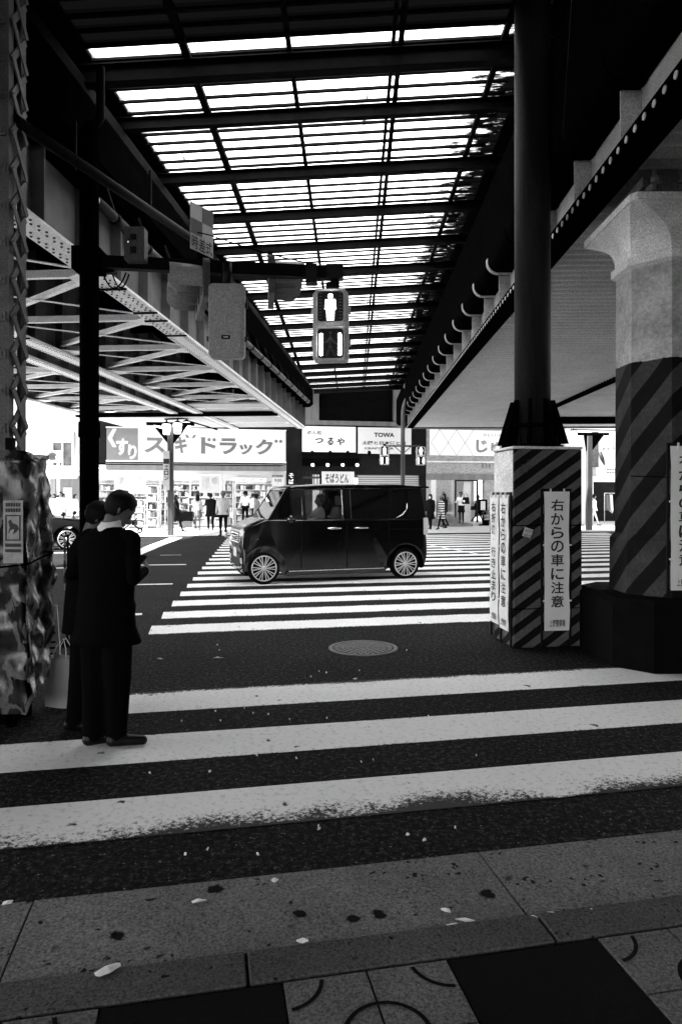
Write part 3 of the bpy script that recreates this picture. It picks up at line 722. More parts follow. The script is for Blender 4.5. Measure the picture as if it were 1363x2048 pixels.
def graf(b):
    rr = random.Random(5)
    for k in range(9):
        a = rr.uniform(0, 6.28); c = (.10 + rr.uniform(0, .06), -.004, 1.80 + rr.uniform(0, .12)); b.tube([c, (c[0] + .04 * math.cos(a), -.004, c[2] + .03 * math.sin(a))], .004, 5)
part('graffiti', M['ink'], blk, graf)
part('band_wire', M['black'], blk, lambda b: (b.tube([(-.02, .56, 1.26), (-.02, -.012, 1.25), (.75, -.012, 1.25), (.75, .5, 1.25)], .005, 5), b.tube([(-.02, .56, .42), (-.02, -.012, .40), (.75, -.012, .40)], .005, 5)))

cc = bc + Matrix.Rotation(bz, 3, 'Z') @ Vector((.33, .30, 0)); cc.z = 2.061
colm = thing('steel_column', 'tall round dark steel column standing on the striped pier', 'column', cc, 0)
part('shaft', M['column'], colm, lambda b: b.lathe([(.190, .02), (.187, 2.2), (.190, 4.75)], 32))
part('base_plate', M['black'], colm, lambda b: (b.lathe([(.33, 0), (.33, .035)], 4, (0, 0, 0), 'z', False), b.lathe([(.29, .21), (.29, .24)], 24)))
for k in range(8):
    a = R(22.5 + 45 * k); d = Vector((math.cos(a), math.sin(a), 0)); n = Vector((-d.y, d.x, 0)) * .012
    def gus(b, d=d, n=n):
        q = [d * .185 + Vector((0, 0, .036)), d * .37 + Vector((0, 0, .036)), d * .23 + Vector((0, 0, .50)), d * .185 + Vector((0, 0, .50))]
        b.hexa([p - n for p in q], [p + n for p in q])
    part('gusset', M['black'], colm, gus)
    part('anchor_bolt', M['steel'], colm, lambda b, k=k: b.tube([Vector((math.cos(R(45 * k)), math.sin(R(45 * k)), 0)) * .27 + Vector((0, 0, .0)), Vector((math.cos(R(45 * k)), math.sin(R(45 * k)), 0)) * .27 + Vector((0, 0, .10))], .016, 6))

# warning boards
def warning(label, loc, rz, w, h, chars, foot, hang=True, group='police warning boards'):
    t = thing('warning_board', label, 'warning sign', loc, rz, group)
    bow = [(0, .0), (.14, .018), (.3, -.006), (.5, .012), (.72, -.012), (.86, .008), (1.0, .0)]
    def board(b):
        rows = [(b.v((w * s * (1 - .03 * math.sin(9 * q)) / 1, -.02 - o, h * q)), ) for q, o in bow for s in (-.5, .5)]
        A = []
        for q, o in bow:
            ww = w * (1 + .035 * math.sin(q * 14)); A.append([b.v((-ww / 2, -.025 - o * .4, h * q)), b.v((ww / 2, -.025 - o * .4, h * q)), b.v((ww / 2, -.017 - o * .4, h * q)), b.v((-ww / 2, -.017 - o * .4, h * q))])
        b.skin(A, True, False)
    part('board', M['white'], t, board)
    part('frame', M['trim'], t, lambda b: (b.box(-w / 2 - .03, -w / 2 - .012, -.014, .004, -.16, h + .03), b.box(w / 2 + .012, w / 2 + .03, -.014, .004, -.16, h + .03), b.box(-w / 2 - .012, w / 2 + .012, -.014, .004, h + .004, h + .03)))
    def lett(b):
        n = len(chars); top = h * .945; bot = h * .155; pt = (top - bot) / n
        for k, ch in enumerate(chars):
            if ch == ' ': continue
            hh = pt * .86; ww = w * .52
            if ch == '、': b.text(ch, (-w * .05, -.034, top - pt * k - hh * .45), (1, 0, 0), (0, 0, 1), w * .14, hh * .2, .02); continue
            b.text(ch, (-ww / 2, -.034, top - pt * k - hh), (1, 0, 0), (0, 0, 1), ww, hh, .018)
        b.text(foot, (-w * .32, -.034, h * .03), (1, 0, 0), (0, 0, 1), w * .64, h * .05, .01)
    part('lettering', M['ink'], t, lett, recalc=False)
    part('clip', M['white'], t, lambda b: [b.box(x, x + .03, -.042, -.026, h * q, h * q + .016) for x in (-w / 2 - .02, w / 2 - .012) for q in (.21, .61)] + [b.box(x, x + .012, -.042, -.026, h - .03, h + .03) for x in (-w * .3, w * .25)])
    return t
RBk = Matrix.Rotation(bz, 3, 'Z')
def onblk(x, y, z): q = bc + RBk @ Vector((x, y, 0)); return Vector((q.x, q.y, z))
warning('white warning board on the front face of the striped pier', onblk(.445, -.012, .175), bz, .265, 1.42, '右からの車に注意', '上野警察署')
warning('white warning board nearest the corner on the left side of the pier', onblk(-.014, .175, .16), bz - R(90), .235, 1.40, '右からの車に注意', '上野警察署')
warning('white warning board behind the corner one on the left side of the pier', onblk(-.014, .455, .18), bz - R(90), .235, 1.38, '右折後、行き止まり', '上野警察署')
warning('white warning board on the dark face of the octagonal pillar at the right edge', Vector((3.105, 6.66 - .50, .70)), 0, .27, 1.30, '右からの車に注意', '上野警察署')

# ================================================================ LATTICE COLUMN, LEFT
lc = Vector((-2.68, 5.5, 0))
lat = thing('lattice_column', 'riveted lattice steel column at the left edge of the picture', 'column', lc, R(1))
def legs(b):
    b.box(-.50, 0, 0, .014, 0, 6.2); b.box(-.07, 0, .30, .314, 0, 6.2); b.box(-.014, 0, .0145, .09, 0, 6.2); b.box(-.014, 0, .22, .2995, 0, 6.2)
    b.box(-.5, -.486, .0145, .3, 0, 6.2)
part('leg_plate', M['lattice'], lat, legs)
z = .3
while z < 6:
    part('lacing_bar', M['lattice'], lat, lambda b, z=z: b.bar((.008, .03, z), (.008, .285, z + .30), .012, .055, (0, -1, 1)))
    part('lacing_bar', M['lattice'], lat, lambda b, z=z: b.bar((.022, .285, z + .02), (.022, .03, z + .32), .012, .055, (0, 1, 1)))
    z += .30
def rv(b):
    for z in np.arange(.3, 6.1, .3):
        for x in (-.055, -.40): b.dome((x, -.001, z), .024, .018, (0, -1, 0), 8)
        b.box(-.10, -.02, -.012, -.0005, z - .04, z + .04)
part('rivet_row', M['lattice'], lat, rv)

# ================================================================ TARPAULIN STALL
tl = thing('covered_stall', 'market stall wrapped in a camouflage tarpaulin at the left edge', 'stall', (-2.9, 4.5, 0), 0)
def tarp(b):
    # closed curtain with folds: front, right side, back, left; then the top
    X0, X1, Y0_, Y1_ = -.95, .82, 0.0, .38
    path = []
    for k in range(34): path.append((X0 + (X1 - X0) * k / 33, Y0_, 0, -1))
    for k in range(1, 14): path.append((X1, Y0_ + (Y1_ - Y0_) * k / 13, 1, 0))
    for k in range(1, 20): path.append((X1 - (X1 - X0) * k / 19, Y1_, 0, 1))
    for k in range(1, 8): path.append((X0, Y1_ - (Y1_ - Y0_) * k / 8, -1, 0))
    rr = random.Random(11); ph = [rr.uniform(0, 6.28) for _ in range(6)]; rows = []
    for j in range(61):
        q = j / 60; row = []
        for k, (x, y, nx, ny) in enumerate(path):
            l = k * .055
            zb = .17 + .07 * math.sin(2.1 * l + 1) + (.10 if ny >= 0 else 0.0)
            zz = zb + (1.84 + .02 * math.sin(5 * l) - zb) * q
            o = .022 * math.sin(9 * l + 2.5 * q + ph[0]) * (1.1 - .6 * q) + .02 * math.sin(4.3 * l - 4 * q + ph[1]) + .012 * math.sin(17 * l + 7 * q + ph[2]) + .02 * math.sin(6 * q + 3 * l + ph[3])
            o += .012 * math.sin(31 * l + 23 * q) + .010 * math.sin(13 * l - 31 * q + 2) + .008 * math.sin(47 * q + 7 * l)
            o *= .85 if q < .97 else .3
            if abs(q - .5) < .06: o -= .02 * (1 - abs(q - .5) / .06)       # a cord pulls it in
            row.append(b.v((x + nx * o, y + ny * o, zz)))
        rows.append(row)
    b.skin(rows, False, True)
    b.f(rows[-1])
part('tarpaulin', M['camo'], tl, tarp)
part('table_frame', M['black'], tl, lambda b: (b.box(-.9, .72, .05, .33, .42, .5), [b.box(x, x + .05, y, y + .05, 0, .42) for x in (-.88, .66) for y in (.06, .28)], b.box(-.85, .70, .06, .3, .02, .38)))
part('cord', M['black'], tl, lambda b: b.tube([(-.9, -.035, 1.07), (-.2, -.03, 1.02), (.45, -.028, 1.06), (.84, -.02, 1.10), (.85, .36, 1.15)], .007, 6))
part('corner_post', M['steel'], tl, lambda b: (b.box(.60, .65, .17, .22, .5, 1.95)))
pw = thing('notice_poster', 'weathered anti litter notice with a crow pictogram on the tarpaulin', 'notice', P(8, 1120, 4.40), R(-3))
part('sheet', plain('grimy_poster', .30, .5, .4, 12), pw, lambda b: b.box(-.005, .125, 0, .004, -.02, .385))
def pict(b):
    for (x0, x1, z0, z1) in ((.01, .11, .283, .291), (.01, .11, .125, .133), (.01, .018, .133, .283), (.102, .11, .133, .283)): b.box(x0, x1, -.004, -.001, z0, z1)
    b.prism([(.03, .25), (.045, .262), (.055, .24), (.09, .225), (.10, .20), (.085, .185), (.06, .165), (.07, .20), (.045, .195), (.03, .17), (.04, .21)], 'y', -.004, -.001)
    for z, hh in ((.085, .022), (.05, .02)):
        for k in range(8): b.box(.01 + k * .0132, .01 + k * .0132 + .0095, -.004, -.001, z, z + hh)
    for z in (.31, .345):
        for k in range(6): b.box(.012 + k * .017, .012 + k * .017 + .012, -.004, -.001, z, z + .024)
part('pictogram', M['ink'], pw, pict)
# leaning board, paper bag and umbrella stand beside the stall
tb = thing('leaning_board', 'narrow pale notice board leaning beside the tarpaulin stall', 'board', G(108, 1345) + Vector((0, 0, 0)), R(6))
part('panel', M['offwhite'], tb, lambda b: b.hexa([(-.05, 0, .02), (.06, 0, .02), (.06, .015, .02), (-.05, .015, .02)], [(-.09, .08, .58), (.0, .08, .58), (.0, .095, .58), (-.09, .095, .58)]))
part('print', M['ink'], tb, lambda b: [b.hexa([(-.052 + .0 - .07 * (z - .02), .002 + .143 * (z - .02) - .006, z), (.02 - .07 * (z - .02), .143 * (z - .02) - .004, z), (.02 - .07 * (z - .02), .143 * (z - .02) - .002, z), (-.052 - .07 * (z - .02), .143 * (z - .02) - .002, z)],
     [(-.052 - .07 * (z - .02), .143 * (z - .02) - .004, z + .02), (.02 - .07 * (z - .02), .143 * (z - .02) - .004, z + .02), (.02 - .07 * (z - .02), .143 * (z - .02) - .001, z + .02), (-.052 - .07 * (z - .02), .143 * (z - .02) - .001, z + .02)]) for z in (.1, .15, .2, .25, .33, .38, .43)])
bgp = G(124, 1412)
tb = thing('shopping_bag', 'pale paper shopping bag standing at the feet of the suited men', 'bag', (bgp.x, bgp.y, 0), R(-8))
def bag(b):
    w, d, h = .10, .055, .36
    rows = []
    for z, s, tw in ((.0, 1.0, 0), (.12, 1.06, .02), (.26, 1.0, -.02), (h, .98, .03)):
        rows.append([b.v((x * s + tw * .1, y * s, z + (.01 if x < 0 else 0))) for x, y in ((-w, -d), (0, -d * 1.05), (w, -d), (w * .93, 0), (w, d), (0, d), (-w, d), (-w * .93, 0))])
    b.skin(rows, False, False); b.f(rows[0][::-1])
part('sack', M['bagm'], tb, bag)
for y in (-.05, .05): part('handle', M['shirt'], tb, lambda b, y=y: b.tube([(-.05, y, .355), (-.03, y * .6, .44), (.02, y * .3, .50), (.05, y * .7, .43), (.06, y, .355)], .004, 6))
us = G(134, 1290)
tb = thing('banner_pole', 'thin pole with a narrow checked banner behind the suited men', 'banner', (us.x, us.y, 0), 0)
part('pole', M['steel'], tb, lambda b: (b.tube([(0, 0, 0), (0.01, 0, 1.15)], .012, 8), b.lathe([(.12, 0), (.11, .05), (.02, .06)], 12)))
part('banner', m_stripes('checked_banner', .03, .35, .16), tb, lambda b: b.box(-.035, -.012, -.003, .003, .55, 1.14))

# ================================================================ SIGNAL POLE AND SIGNALS
sd = 7.3
pb_ = P(178.5, 1282, sd); pb_.z = 0
spole = thing('signal_pole', 'dark steel traffic signal pole with a long horizontal arm on the left', 'signal pole', pb_, 0)
part('pole', M['black'], spole, lambda b: (b.tube([(0, 0, 0), (0, 0, 5.45)], .099, 20), b.lathe([(.112, 2.18), (.112, 2.34)], 20), b.tube([(0, 0, 5.45), (0, 0, 5.55)], [.1, .05], 20)))
arm0, arm1 = P(150, 522, sd) - pb_, P(690, 548, sd) - pb_
part('arm', M['steel'], spole, lambda b: (b.bar((arm0.x, 0, arm0.z), (arm1.x - .1, -.02, arm1.z), .10, .13), b.bar((arm0.x, .1, arm0.z - .02), (.25, .1, arm0.z - .02), .08, .16)))
part('arm_clamp', M['black'], spole, lambda b: (b.box(-.14, .14, -.14, .14, arm0.z - .12, arm0.z + .12),))
part('arm_end', M['trim'], spole, lambda b: (b.box(arm1.x - .42, arm1.x - .30, -.08, .06, arm1.z - .11, arm1.z + .09), b.box(arm1.x - .2, arm1.x - .02, -.07, .05, arm1.z - .06, arm1.z + .09), b.tube([(arm1.x - .11, -.02, arm1.z - .3), (arm1.x - .11, -.02, arm1.z)], .05, 10)))
part('top_pipe', M['steel'], spole, lambda b: (b.tube([(.02, -.02, 5.45), (.12, 0, 5.6), (.12, 0, 6.15)], .045, 10), b.tube([(-.08, 0, 5.1), (-.5, .1, 5.35)], .03, 8)))
cb0 = P(278, 500, sd)
t = thing('control_box', 'small grey control box mounted on the signal arm next to the pole', 'control box', cb0, 0)
part('case', M['grey'], t, lambda b: b.rbox(-.10, .11, -.19, -.06, -.17, .18, .012))
part('hatch', M['trim'], t, lambda b: (b.box(-.035, .03, -.196, -.1905, .04, .10), b.box(-.035, .03, -.196, -.1905, -.10, -.03)))
part('latch', M['chrome'], t, lambda b: b.tube([(-.05, -.2, 0), (-.05, -.2, .045)], .012, 8))
t = thing('cable', 'black cable slung between the pole and the signals under the arm', 'cable')
def cab(b):
    for (a, c, sag) in (((205, 545), (252, 545), 70), ((225, 548), (258, 548), 60)):
        b.tube([P(a[0] + (c[0] - a[0]) * k / 10, a[1] + sag * 4 * (k / 10) * (1 - k / 10) * .45, sd - .12) for k in range(11)], .008, 6)
    b.tube([P(420 + (625 - 420) * k / 12, 470 + (528 - 470) * k / 12 + 4 * math.sin(math.pi * k / 12), sd - .05) for k in range(13)], .007, 6)
    b.tube([P(385, 462, sd), P(420, 470, sd - .05)], .007, 6)
part('wire', M['black'], t, cab)

def ped_signal(label, loc, rz, k=1.0, lit=True, front=True, group=None):
    t = thing('pedestrian_signal', label, 'pedestrian signal', loc, rz, group)
    w, h = .375 * k, .745 * k
    part('housing', M['sigpale'], t, lambda b: (b.rbox(-w / 2, w / 2, -.03 * k, .10 * k, -h / 2, h / 2, .045 * k, 4), b.rbox(-w / 2 + .015 * k, w / 2 - .015 * k, .1005 * k, .125 * k, -h / 2 + .015 * k, h / 2 - .015 * k, .04 * k, 4)), bevel=.006 * k)
    for s in (1, -1):
        zc = s * .185 * k + (.02 * k if s > 0 else -.0)
        hw, hh = .135 * k, .155 * k
        lens = part('lens', M['trim'], t, lambda b: b.rbox(-hw, hw, -.038 * k, -.031 * k, zc - hh, zc + hh, .03 * k, 3))
        part('visor', M['sigpale'], t, lambda b: (b.rbox(-hw - .02 * k, -hw - .006 * k, -.09 * k, -.031 * k, zc - hh - .01 * k, zc + hh + .02 * k, .004 * k), b.rbox(hw + .006 * k, hw + .02 * k, -.09 * k, -.031 * k, zc - hh - .01 * k, zc + hh + .02 * k, .004 * k), b.rbox(-hw - .005 * k, hw + .005 * k, -.09 * k, -.031 * k, zc + hh + .008 * k, zc + hh + .02 * k, .004 * k)))
        if s > 0:
            def man(b):
                b.use(M['led']); q = k
                b.ell((0, -.042 * q, zc + .105 * q), (.026 * q, .004, .028 * q), 12, 8)
                b.prism([(-.05 * q, zc + .07 * q), (.05 * q, zc + .07 * q), (.058 * q, zc - .03 * q), (.04 * q, zc - .03 * q), (.036 * q, zc - .145 * q), (.006 * q, zc - .145 * q), (0, zc - .04 * q), (-.006 * q, zc - .145 * q), (-.036 * q, zc - .145 * q), (-.04 * q, zc - .03 * q), (-.058 * q, zc - .03 * q)], 'y', -.046 * q, -.0385 * q)
            part('standing_figure', M['led'], t, man)
            def dots(b):
                for i in range(9):
                    for x in (-.115, -.098, .098, .115): b.box(x * k - .005 * k, x * k + .005 * k, -.041 * k, -.0385 * k, zc + (-.13 + i * .033) * k, zc + (-.12 + i * .033) * k)
            part('dark_led', M['leddim'], t, dots)
        else:
            part('countdown_bar', M['led'], t, lambda b: [b.rbox((x - .017) * k, (x + .017) * k, -.045 * k, -.0385 * k, zc - .13 * k, zc + .105 * k, .012 * k) for x in (-.098, .098)])
            def walk(b):
                rr = random.Random(2)
                segs = (((0, .10), (0, .12)), ((0, .08), (-.005, -.02)), ((0, .06), (.05, .0)), ((0, .06), (-.045, .01)), ((-.005, -.02), (.045, -.13)), ((-.005, -.02), (-.04, -.13)))
                for (a, c) in segs:
                    for j in range(9):
                        for e in (-.008, .008):
                            x = a[0] + (c[0] - a[0]) * j / 8 + e; z = a[1] + (c[1] - a[1]) * j / 8; b.box((x - .003) * k, (x + .003) * k, -.041 * k, -.0385 * k, zc + (z - .003) * k, zc + (z + .003) * k)
            part('walking_figure', M['leddim'], t, walk)
    part('latch', M['sigpale'], t, lambda b: [b.box(x * w / 2 - .016 * k, x * w / 2 + .016 * k, .02 * k, .06 * k, z * k - .03 * k, z * k + .03 * k) for x in (-1.03, 1.03) for z in (-.17, .18)])
    part('hanger', M['trim'], t, lambda b: (b.tube([(0, .03 * k, h / 2 - .01), (0, .03 * k, h / 2 + .10 * k)], .055 * k, 10)))
    return t
ped_signal('large lit pedestrian signal hanging from the end of the arm', P(661, 653, 7.22), R(-4))
bs = thing('signal_housing', 'pale back of a pedestrian signal box hanging under the arm', 'signal box', P(455, 646, 7.15), R(3))
part('housing', M['sigbox'], bs, lambda b: b.rbox(-.185, .185, -.11, .03, -.385, .385, .05, 5), bevel=.008)
part('cover_plate', M['sigbox'], bs, lambda b: b.rbox(-.168, .15, -.122, -.1105, -.35, .37, .045, 5))
part('maker_plate', M['trim'], bs, lambda b: (b.rbox(-.05, .04, -.128, -.1225, -.195, -.155, .006), b.use(M['sigpale']), b.box(-.03, .02, -.131, -.1285, -.18, -.17)))
part('latch', M['trim'], bs, lambda b: [b.box(x - .012, x + .015, -.07, -.03, z - .025, z + .025) for x in (-.195, .195) for z in (-.18, .17)])
part('hanger', M['trim'], bs, lambda b: b.tube([(0, -.03, .38), (0, -.03, .62)], .05, 10))
def veh_signal(label, loc, rz, tilt, group, n=3, backp=False):
    t = thing('traffic_signal', label, 'traffic signal', loc, rz, group); t.rotation_euler = (R(tilt), 0, rz)
    part('housing', M['grey'], t, lambda b: b.rbox(-.58, .58, 0, .07, -.21, .21, .10, 5), bevel=.006)
    for k in range(n):
        x = (k - 1) * .37
        part('lens', M['trim'], t, lambda b, x=x: b.lathe([(.15, -.004), (.15, -.012), (.001, -.016)], 20, (x, 0, 0), 'y'))
        def vis(b, x=x):
            A = []
            for y, r in ((-.003, .168), (-.34, .17)):
                A.append([b.v((x + r * math.cos(R(a)), y - (.0 if y > -.1 else -.16 * max(0, -math.sin(R(a)))), r * math.sin(R(a)))) for a in range(-35, 216, 10)])
            B = []
            for y, r in ((-.003, .162), (-.34, .164)):
                B.append([b.v((x + r * math.cos(R(a)), y - (.0 if y > -.1 else -.16 * max(0, -math.sin(R(a)))), r * math.sin(R(a)))) for a in range(-35, 216, 10)])
            for q in range(len(A[0]) - 1):
                b.f([A[0][q], A[0][q + 1], A[1][q + 1], A[1][q]], True); b.f([B[0][q], B[1][q], B[1][q + 1], B[0][q + 1]], True); b.f([A[1][q], A[1][q + 1], B[1][q + 1], B[1][q]])
        part('visor', M['sigbox'], t, vis)
    part('bracket', M['trim'], t, lambda b: (b.bar((0, .05, .18), (0, .05, .36), .06, .05), b.bar((-.4, .06, .22), (.4, .06, .22), .04, .04)))
    return t
veh_signal('traffic signal seen edge on with three visors pointing right beside the lit signal', P(548, 566, 7.75), R(97), 0, None)
bpy.data.objects['traffic_signal'].scale = (.66, .95, 1.0)
veh_signal('dim traffic signal seen from below behind the arm near the pole', P(398, 582, 7.7), R(-74), 0, None)
t = thing('supplementary_sign', 'narrow checked supplementary sign panel above the signal arm', 'sign', P(404, 460, 7.35), R(60))
part('panel', M['offwhite'], t, lambda b: b.box(-.18, .18, 0, .006, -.25, .25))
part('dark_square', M['signgrey'], t, lambda b: (b.box(-.18, -.001, -.004, -.001, -.08, .08), b.box(.001, .18, -.004, -.001, .08, .25)))
part('lettering', M['ink'], t, lambda b: [b.text(c, (-.165 + k * .112, -.004, -.235), (1, 0, 0), (0, 0, 1), .10, .14, .008) for k, c in enumerate('時差式')], recalc=False)
part('bracket', M['black'], t, lambda b: b.bar((0, .03, -.42), (0, .03, .1), .04, .04))

# far signal pole with two pedestrian signals and a vehicle signal
fp = G(805, 1070); fp = Vector(((805 - PX) / F * 27.2, 27.2, 0.03))
t = thing('curved_signal_pole', 'slender curved signal pole on the far kerb behind the van', 'signal pole', fp, 0)
def cp(b):
    pts = [(0, 0, 0), (0, 0, 3.9)]; 
    for k in range(1, 8): a = R(90 * k / 7); pts.append((.45 - .45 * math.cos(a), 0, 4.7 + .9 * math.sin(a)))
    b.tube(pts, .085, 12)
part('pole', M['grey'], t, cp)
part('crossbar', M['grey'], t, lambda b: (b.tube([(-.75, 0, 3.52), (.72, 0, 3.52)], .035, 8), b.tube([(-.35, 0, 3.52), (0, 0, 3.2)], .02, 6), b.tube([(.35, 0, 3.52), (0, 0, 3.2)], .02, 6)))
ped_signal('small lit pedestrian signal left of the curved pole across the street', P(768.5, 911, 27.0), 0, .98, group='far pedestrian signals')
ped_signal('small lit pedestrian signal right of the curved pole across the street', P(841, 912, 27.0), 0, .98, group='far pedestrian signals')
v = veh_signal('far traffic signal with checked plates at the top of the curved pole', P(836, 772, 27.1), R(-60), 0, None)
part('checked_plate', m_stripes('checked_plate', .03, .6, .45), v, lambda b: (b.box(-.72, -.62, .08, .09, -.45, .45),))

# ================================================================ PEOPLE
def person(label, loc, face, h=1.65, legs=((0, 3), (0, 3)), arms=((3, 8, 12), (3, 8, 12)), lean=0, head=(0, 0), top='darkcloth', low='darkcloth', shoe='shoe', sleeve=None,
           hair='short', coat=None, skirt=None, vox=.03, group=None, build=1.0, bare=False, cap=None, seated=False, mask=False, stance=1.0, turn=0, thick=1.0):
    k = h / 1.70; fine = vox < .018; prim = []     # (kind, data, material)
    def cap_(p0, p1, r0, r1, m): prim.append((Vector(p0) * k, Vector(p1) * k, r0 * k, r1 * k, m))
    up = Matrix.Rotation(R(-lean), 3, 'X'); piv = Vector((0, 0, .93))
    def U(p): return piv + up @ (Vector(p) - piv)
    W = build
    # torso
    cap_((-.075 * W, 0, .93), (.075 * W, 0, .93), .118 * W, .118 * W, low)
    cap_(U((-.05 * W, 0, 1.03)), U((.05 * W, 0, 1.03)), .112 * W, .112 * W, top)
    cap_(U((-.07 * W, .0, 1.18)), U((.07 * W, .0, 1.18)), .115 * W, .115 * W, top)
    cap_(U((-.10 * W, .0, 1.31)), U((.10 * W, .0, 1.31)), .108 * W, .108 * W, top)
    cap_(U((-.155 * W, -.005, 1.40)), U((.155 * W, -.005, 1.40)), .062, .062, top)
    cap_(U((0, -.01, 1.42)), U((0, .012, 1.53)), .058, .052, 'skin')
    # legs
    lowpt = 9; lp = []
    for s, (a, kn) in zip((-1, 1), legs):
        hip = Vector((s * .088 * W, 0, .90)); d1 = Vector((s * .01 + s * (stance - 1) * .1, math.sin(R(a)), -math.cos(R(a)))); kne = hip + d1 * .43
        d2 = Vector((0, math.sin(R(a - kn)), -math.cos(R(a - kn)))); ank = kne + d2 * .40
        foot = Vector((s * .03, .17, -.035)) if kn < 35 and a - kn > -35 else Vector((s * .02, .12, -.12))
        foot = Matrix.Rotation(R(turn), 3, 'Z') @ foot
        legm = 'skin' if bare else low
        cap_(hip, kne, .092 * W, .060 * W * thick, low); cap_(kne, ank, .060 * W * thick, .042 * W * thick, legm)
        toe = ank + foot; cap_(ank + Vector((0, -.035, -.02)), toe, .045, .034, shoe); lowpt = min(lowpt, toe.z - .034, ank.z - .065); lp.append(ank)
    # arms
    hands = []
    for s, (a, o, e) in zip((-1, 1), arms):
        sh = U((s * .185 * W, -.005, 1.395)); d1 = Vector((s * math.sin(R(o)), math.sin(R(a)) * math.cos(R(o)), -math.cos(R(a)) * math.cos(R(o))))
        el = sh + d1 * .275; a2 = a + e; o2 = o * .3 - (34 if e > 100 else 8 if e > 40 else 0); d2 = Vector((s * math.sin(R(o2)), math.sin(R(a2)), -math.cos(R(a2)))).normalized(); wr = el + d2 * .245
        sm = sleeve or top
        cap_(sh, el, .054, .046, sm); cap_(el, wr, .045, .034, sm)
        side = Vector((-s, 0, 0)); side = (side - d2 * side.dot(d2)).normalized(); nrm = d2.cross(side)
        pal = wr + d2 * .075
        cap_(wr + d2 * .015 + nrm * .018, pal + nrm * .022, .022, .017, 'skin'); cap_(wr + d2 * .015 - nrm * .018, pal - nrm * .022, .022, .017, 'skin')
        if fine:
            for q, L in zip((-.030, -.010, .010, .029), (.062, .075, .070, .052)):
                b0 = pal + nrm * q; b1 = b0 + (d2 * .9 + side * .25).normalized() * L * .55; b2 = b1 + (d2 * .6 + side * .8).normalized() * L * .5; cap_(b0, b1, .0095, .009, 'skin'); cap_(b1, b2, .009, .0075, 'skin')
            t0 = wr + d2 * .03 + nrm * .03; t1 = t0 + (d2 + nrm * .9 + side * .3).normalized() * .04; cap_(t0, t1, .012, .010, 'skin'); cap_(t1, t1 + (d2 + side * .5).normalized() * .03, .010, .008, 'skin')
        else: cap_(pal, pal + (d2 + side * .3).normalized() * .07, .02, .014, 'skin')
        hands.append(pal * k)
    # head
    hm = Matrix.Rotation(R(head[1]), 3, 'Z') @ Matrix.Rotation(R(-head[0]), 3, 'X'); hb = U((0, .012, 1.52)); hm = up @ hm
    def HD(x, y, z): return hb + hm @ Vector((x, y, z))
    cap_(HD(0, -.012, .112), HD(0, .012, .118), .086, .082, 'skin'); cap_(HD(-.012, -.0, .10), HD(.012, .0, .10), .080, .080, 'skin')
    cap_(HD(0, .035, .045), HD(0, .052, .02), .058, .044, 'skin'); cap_(HD(0, .0, .03), HD(0, .04, .01), .05, .04, 'skin')
    cap_(HD(0, .092, .078), HD(0, .108, .052), .011, .016, 'skin' if not mask else 'shirt')
    for s in (-1, 1): cap_(HD(s * .080, -.008, .055), HD(s * .084, -.014, .09), .013, .017, 'skin')
    if mask: cap_(HD(-.02, .075, .03), HD(.02, .075, .03), .036, .036, 'shirt')
    else: cap_(HD(-.02, .083, .018), HD(.02, .083, .018), .012, .012, 'skin')
    for s in (-1, 1): cap_(HD(s * .032, .083, .083), HD(s * .038, .081, .083), .0105, .0105, 'hair')
    drop = Vector((0, 0, -lowpt * k)) if not seated else Vector((0, 0, 0))
    # one continuous skin grown over all limbs
    b = MB(); mats = []
    for (p0, p1, r0, r1, m) in prim:
        d = p1 - p0; L = d.length; n = 10
        if L < 1e-5: d = Vector((0, 0, 1)); L = 1e-5
        d = d / L; a_ = d.orthogonal().normalized(); c_ = d.cross(a_); rings = []
        for tt in (-80, -45, -15): rings.append((p0 + d * r0 * math.sin(R(tt)), r0 * math.cos(R(tt))))
        for tt in (15, 45, 80): rings.append((p1 + d * r1 * math.sin(R(tt)), r1 * math.cos(R(tt))))
        b.skin([[b.v(p + drop + (a_ * math.cos(2 * math.pi * j / n) + c_ * math.sin(2 * math.pi * j / n)) * r) for j in range(n)] for p, r in rings], True, True)
    tmp = b.build('body', M['skin'])
    md = tmp.modifiers.new('r', 'REMESH'); md.mode = 'VOXEL'; md.voxel_size = vox; md.use_smooth_shade = True
    ms = tmp.modifiers.new('s', 'SMOOTH'); ms.factor = .5; ms.iterations = 3 if fine else 1
    bpy.context.view_layer.update()
    me = bpy.data.meshes.new_from_object(tmp.evaluated_get(bpy.context.evaluated_depsgraph_get())); old = tmp.data
    bpy.data.objects.remove(tmp); bpy.data.meshes.remove(old)
    names = []; 
    for pr in prim:
        if pr[4] not in names: names.append(pr[4])
    me.materials.clear()
    for n_ in names: me.materials.append(M[n_] if isinstance(n_, str) else n_)
    nf = len(me.polygons); cen = np.empty(nf * 3); me.polygons.foreach_get('center', cen); cen = cen.reshape(-1, 3) - np.array(drop)
    best = np.full(nf, 1e9); idx = np.zeros(nf, dtype=np.int32)
    for (p0, p1, r0, r1, m) in prim:
        a_ = np.array(p0); d = np.array(p1) - a_; L2 = max(1e-9, d @ d); tt = np.clip((cen - a_) @ d / L2, 0, 1)
        ds = np.linalg.norm(cen - a_ - tt[:, None] * d, axis=1) - (r0 + (r1 - r0) * tt); w = ds < best; best[w] = ds[w]; idx[w] = names.index(m)
    me.polygons.foreach_set('material_index', idx); me.polygons.foreach_set('use_smooth', np.ones(nf, dtype=bool)); me.name = 'body'
    t = thing('person', label, 'person', loc, face, group)
    bo = bpy.data.objects.new('body', me); COL.objects.link(bo); bo.parent = t
    # hair
    def hp(x, y, z): return HD(x, y, z) * k + drop
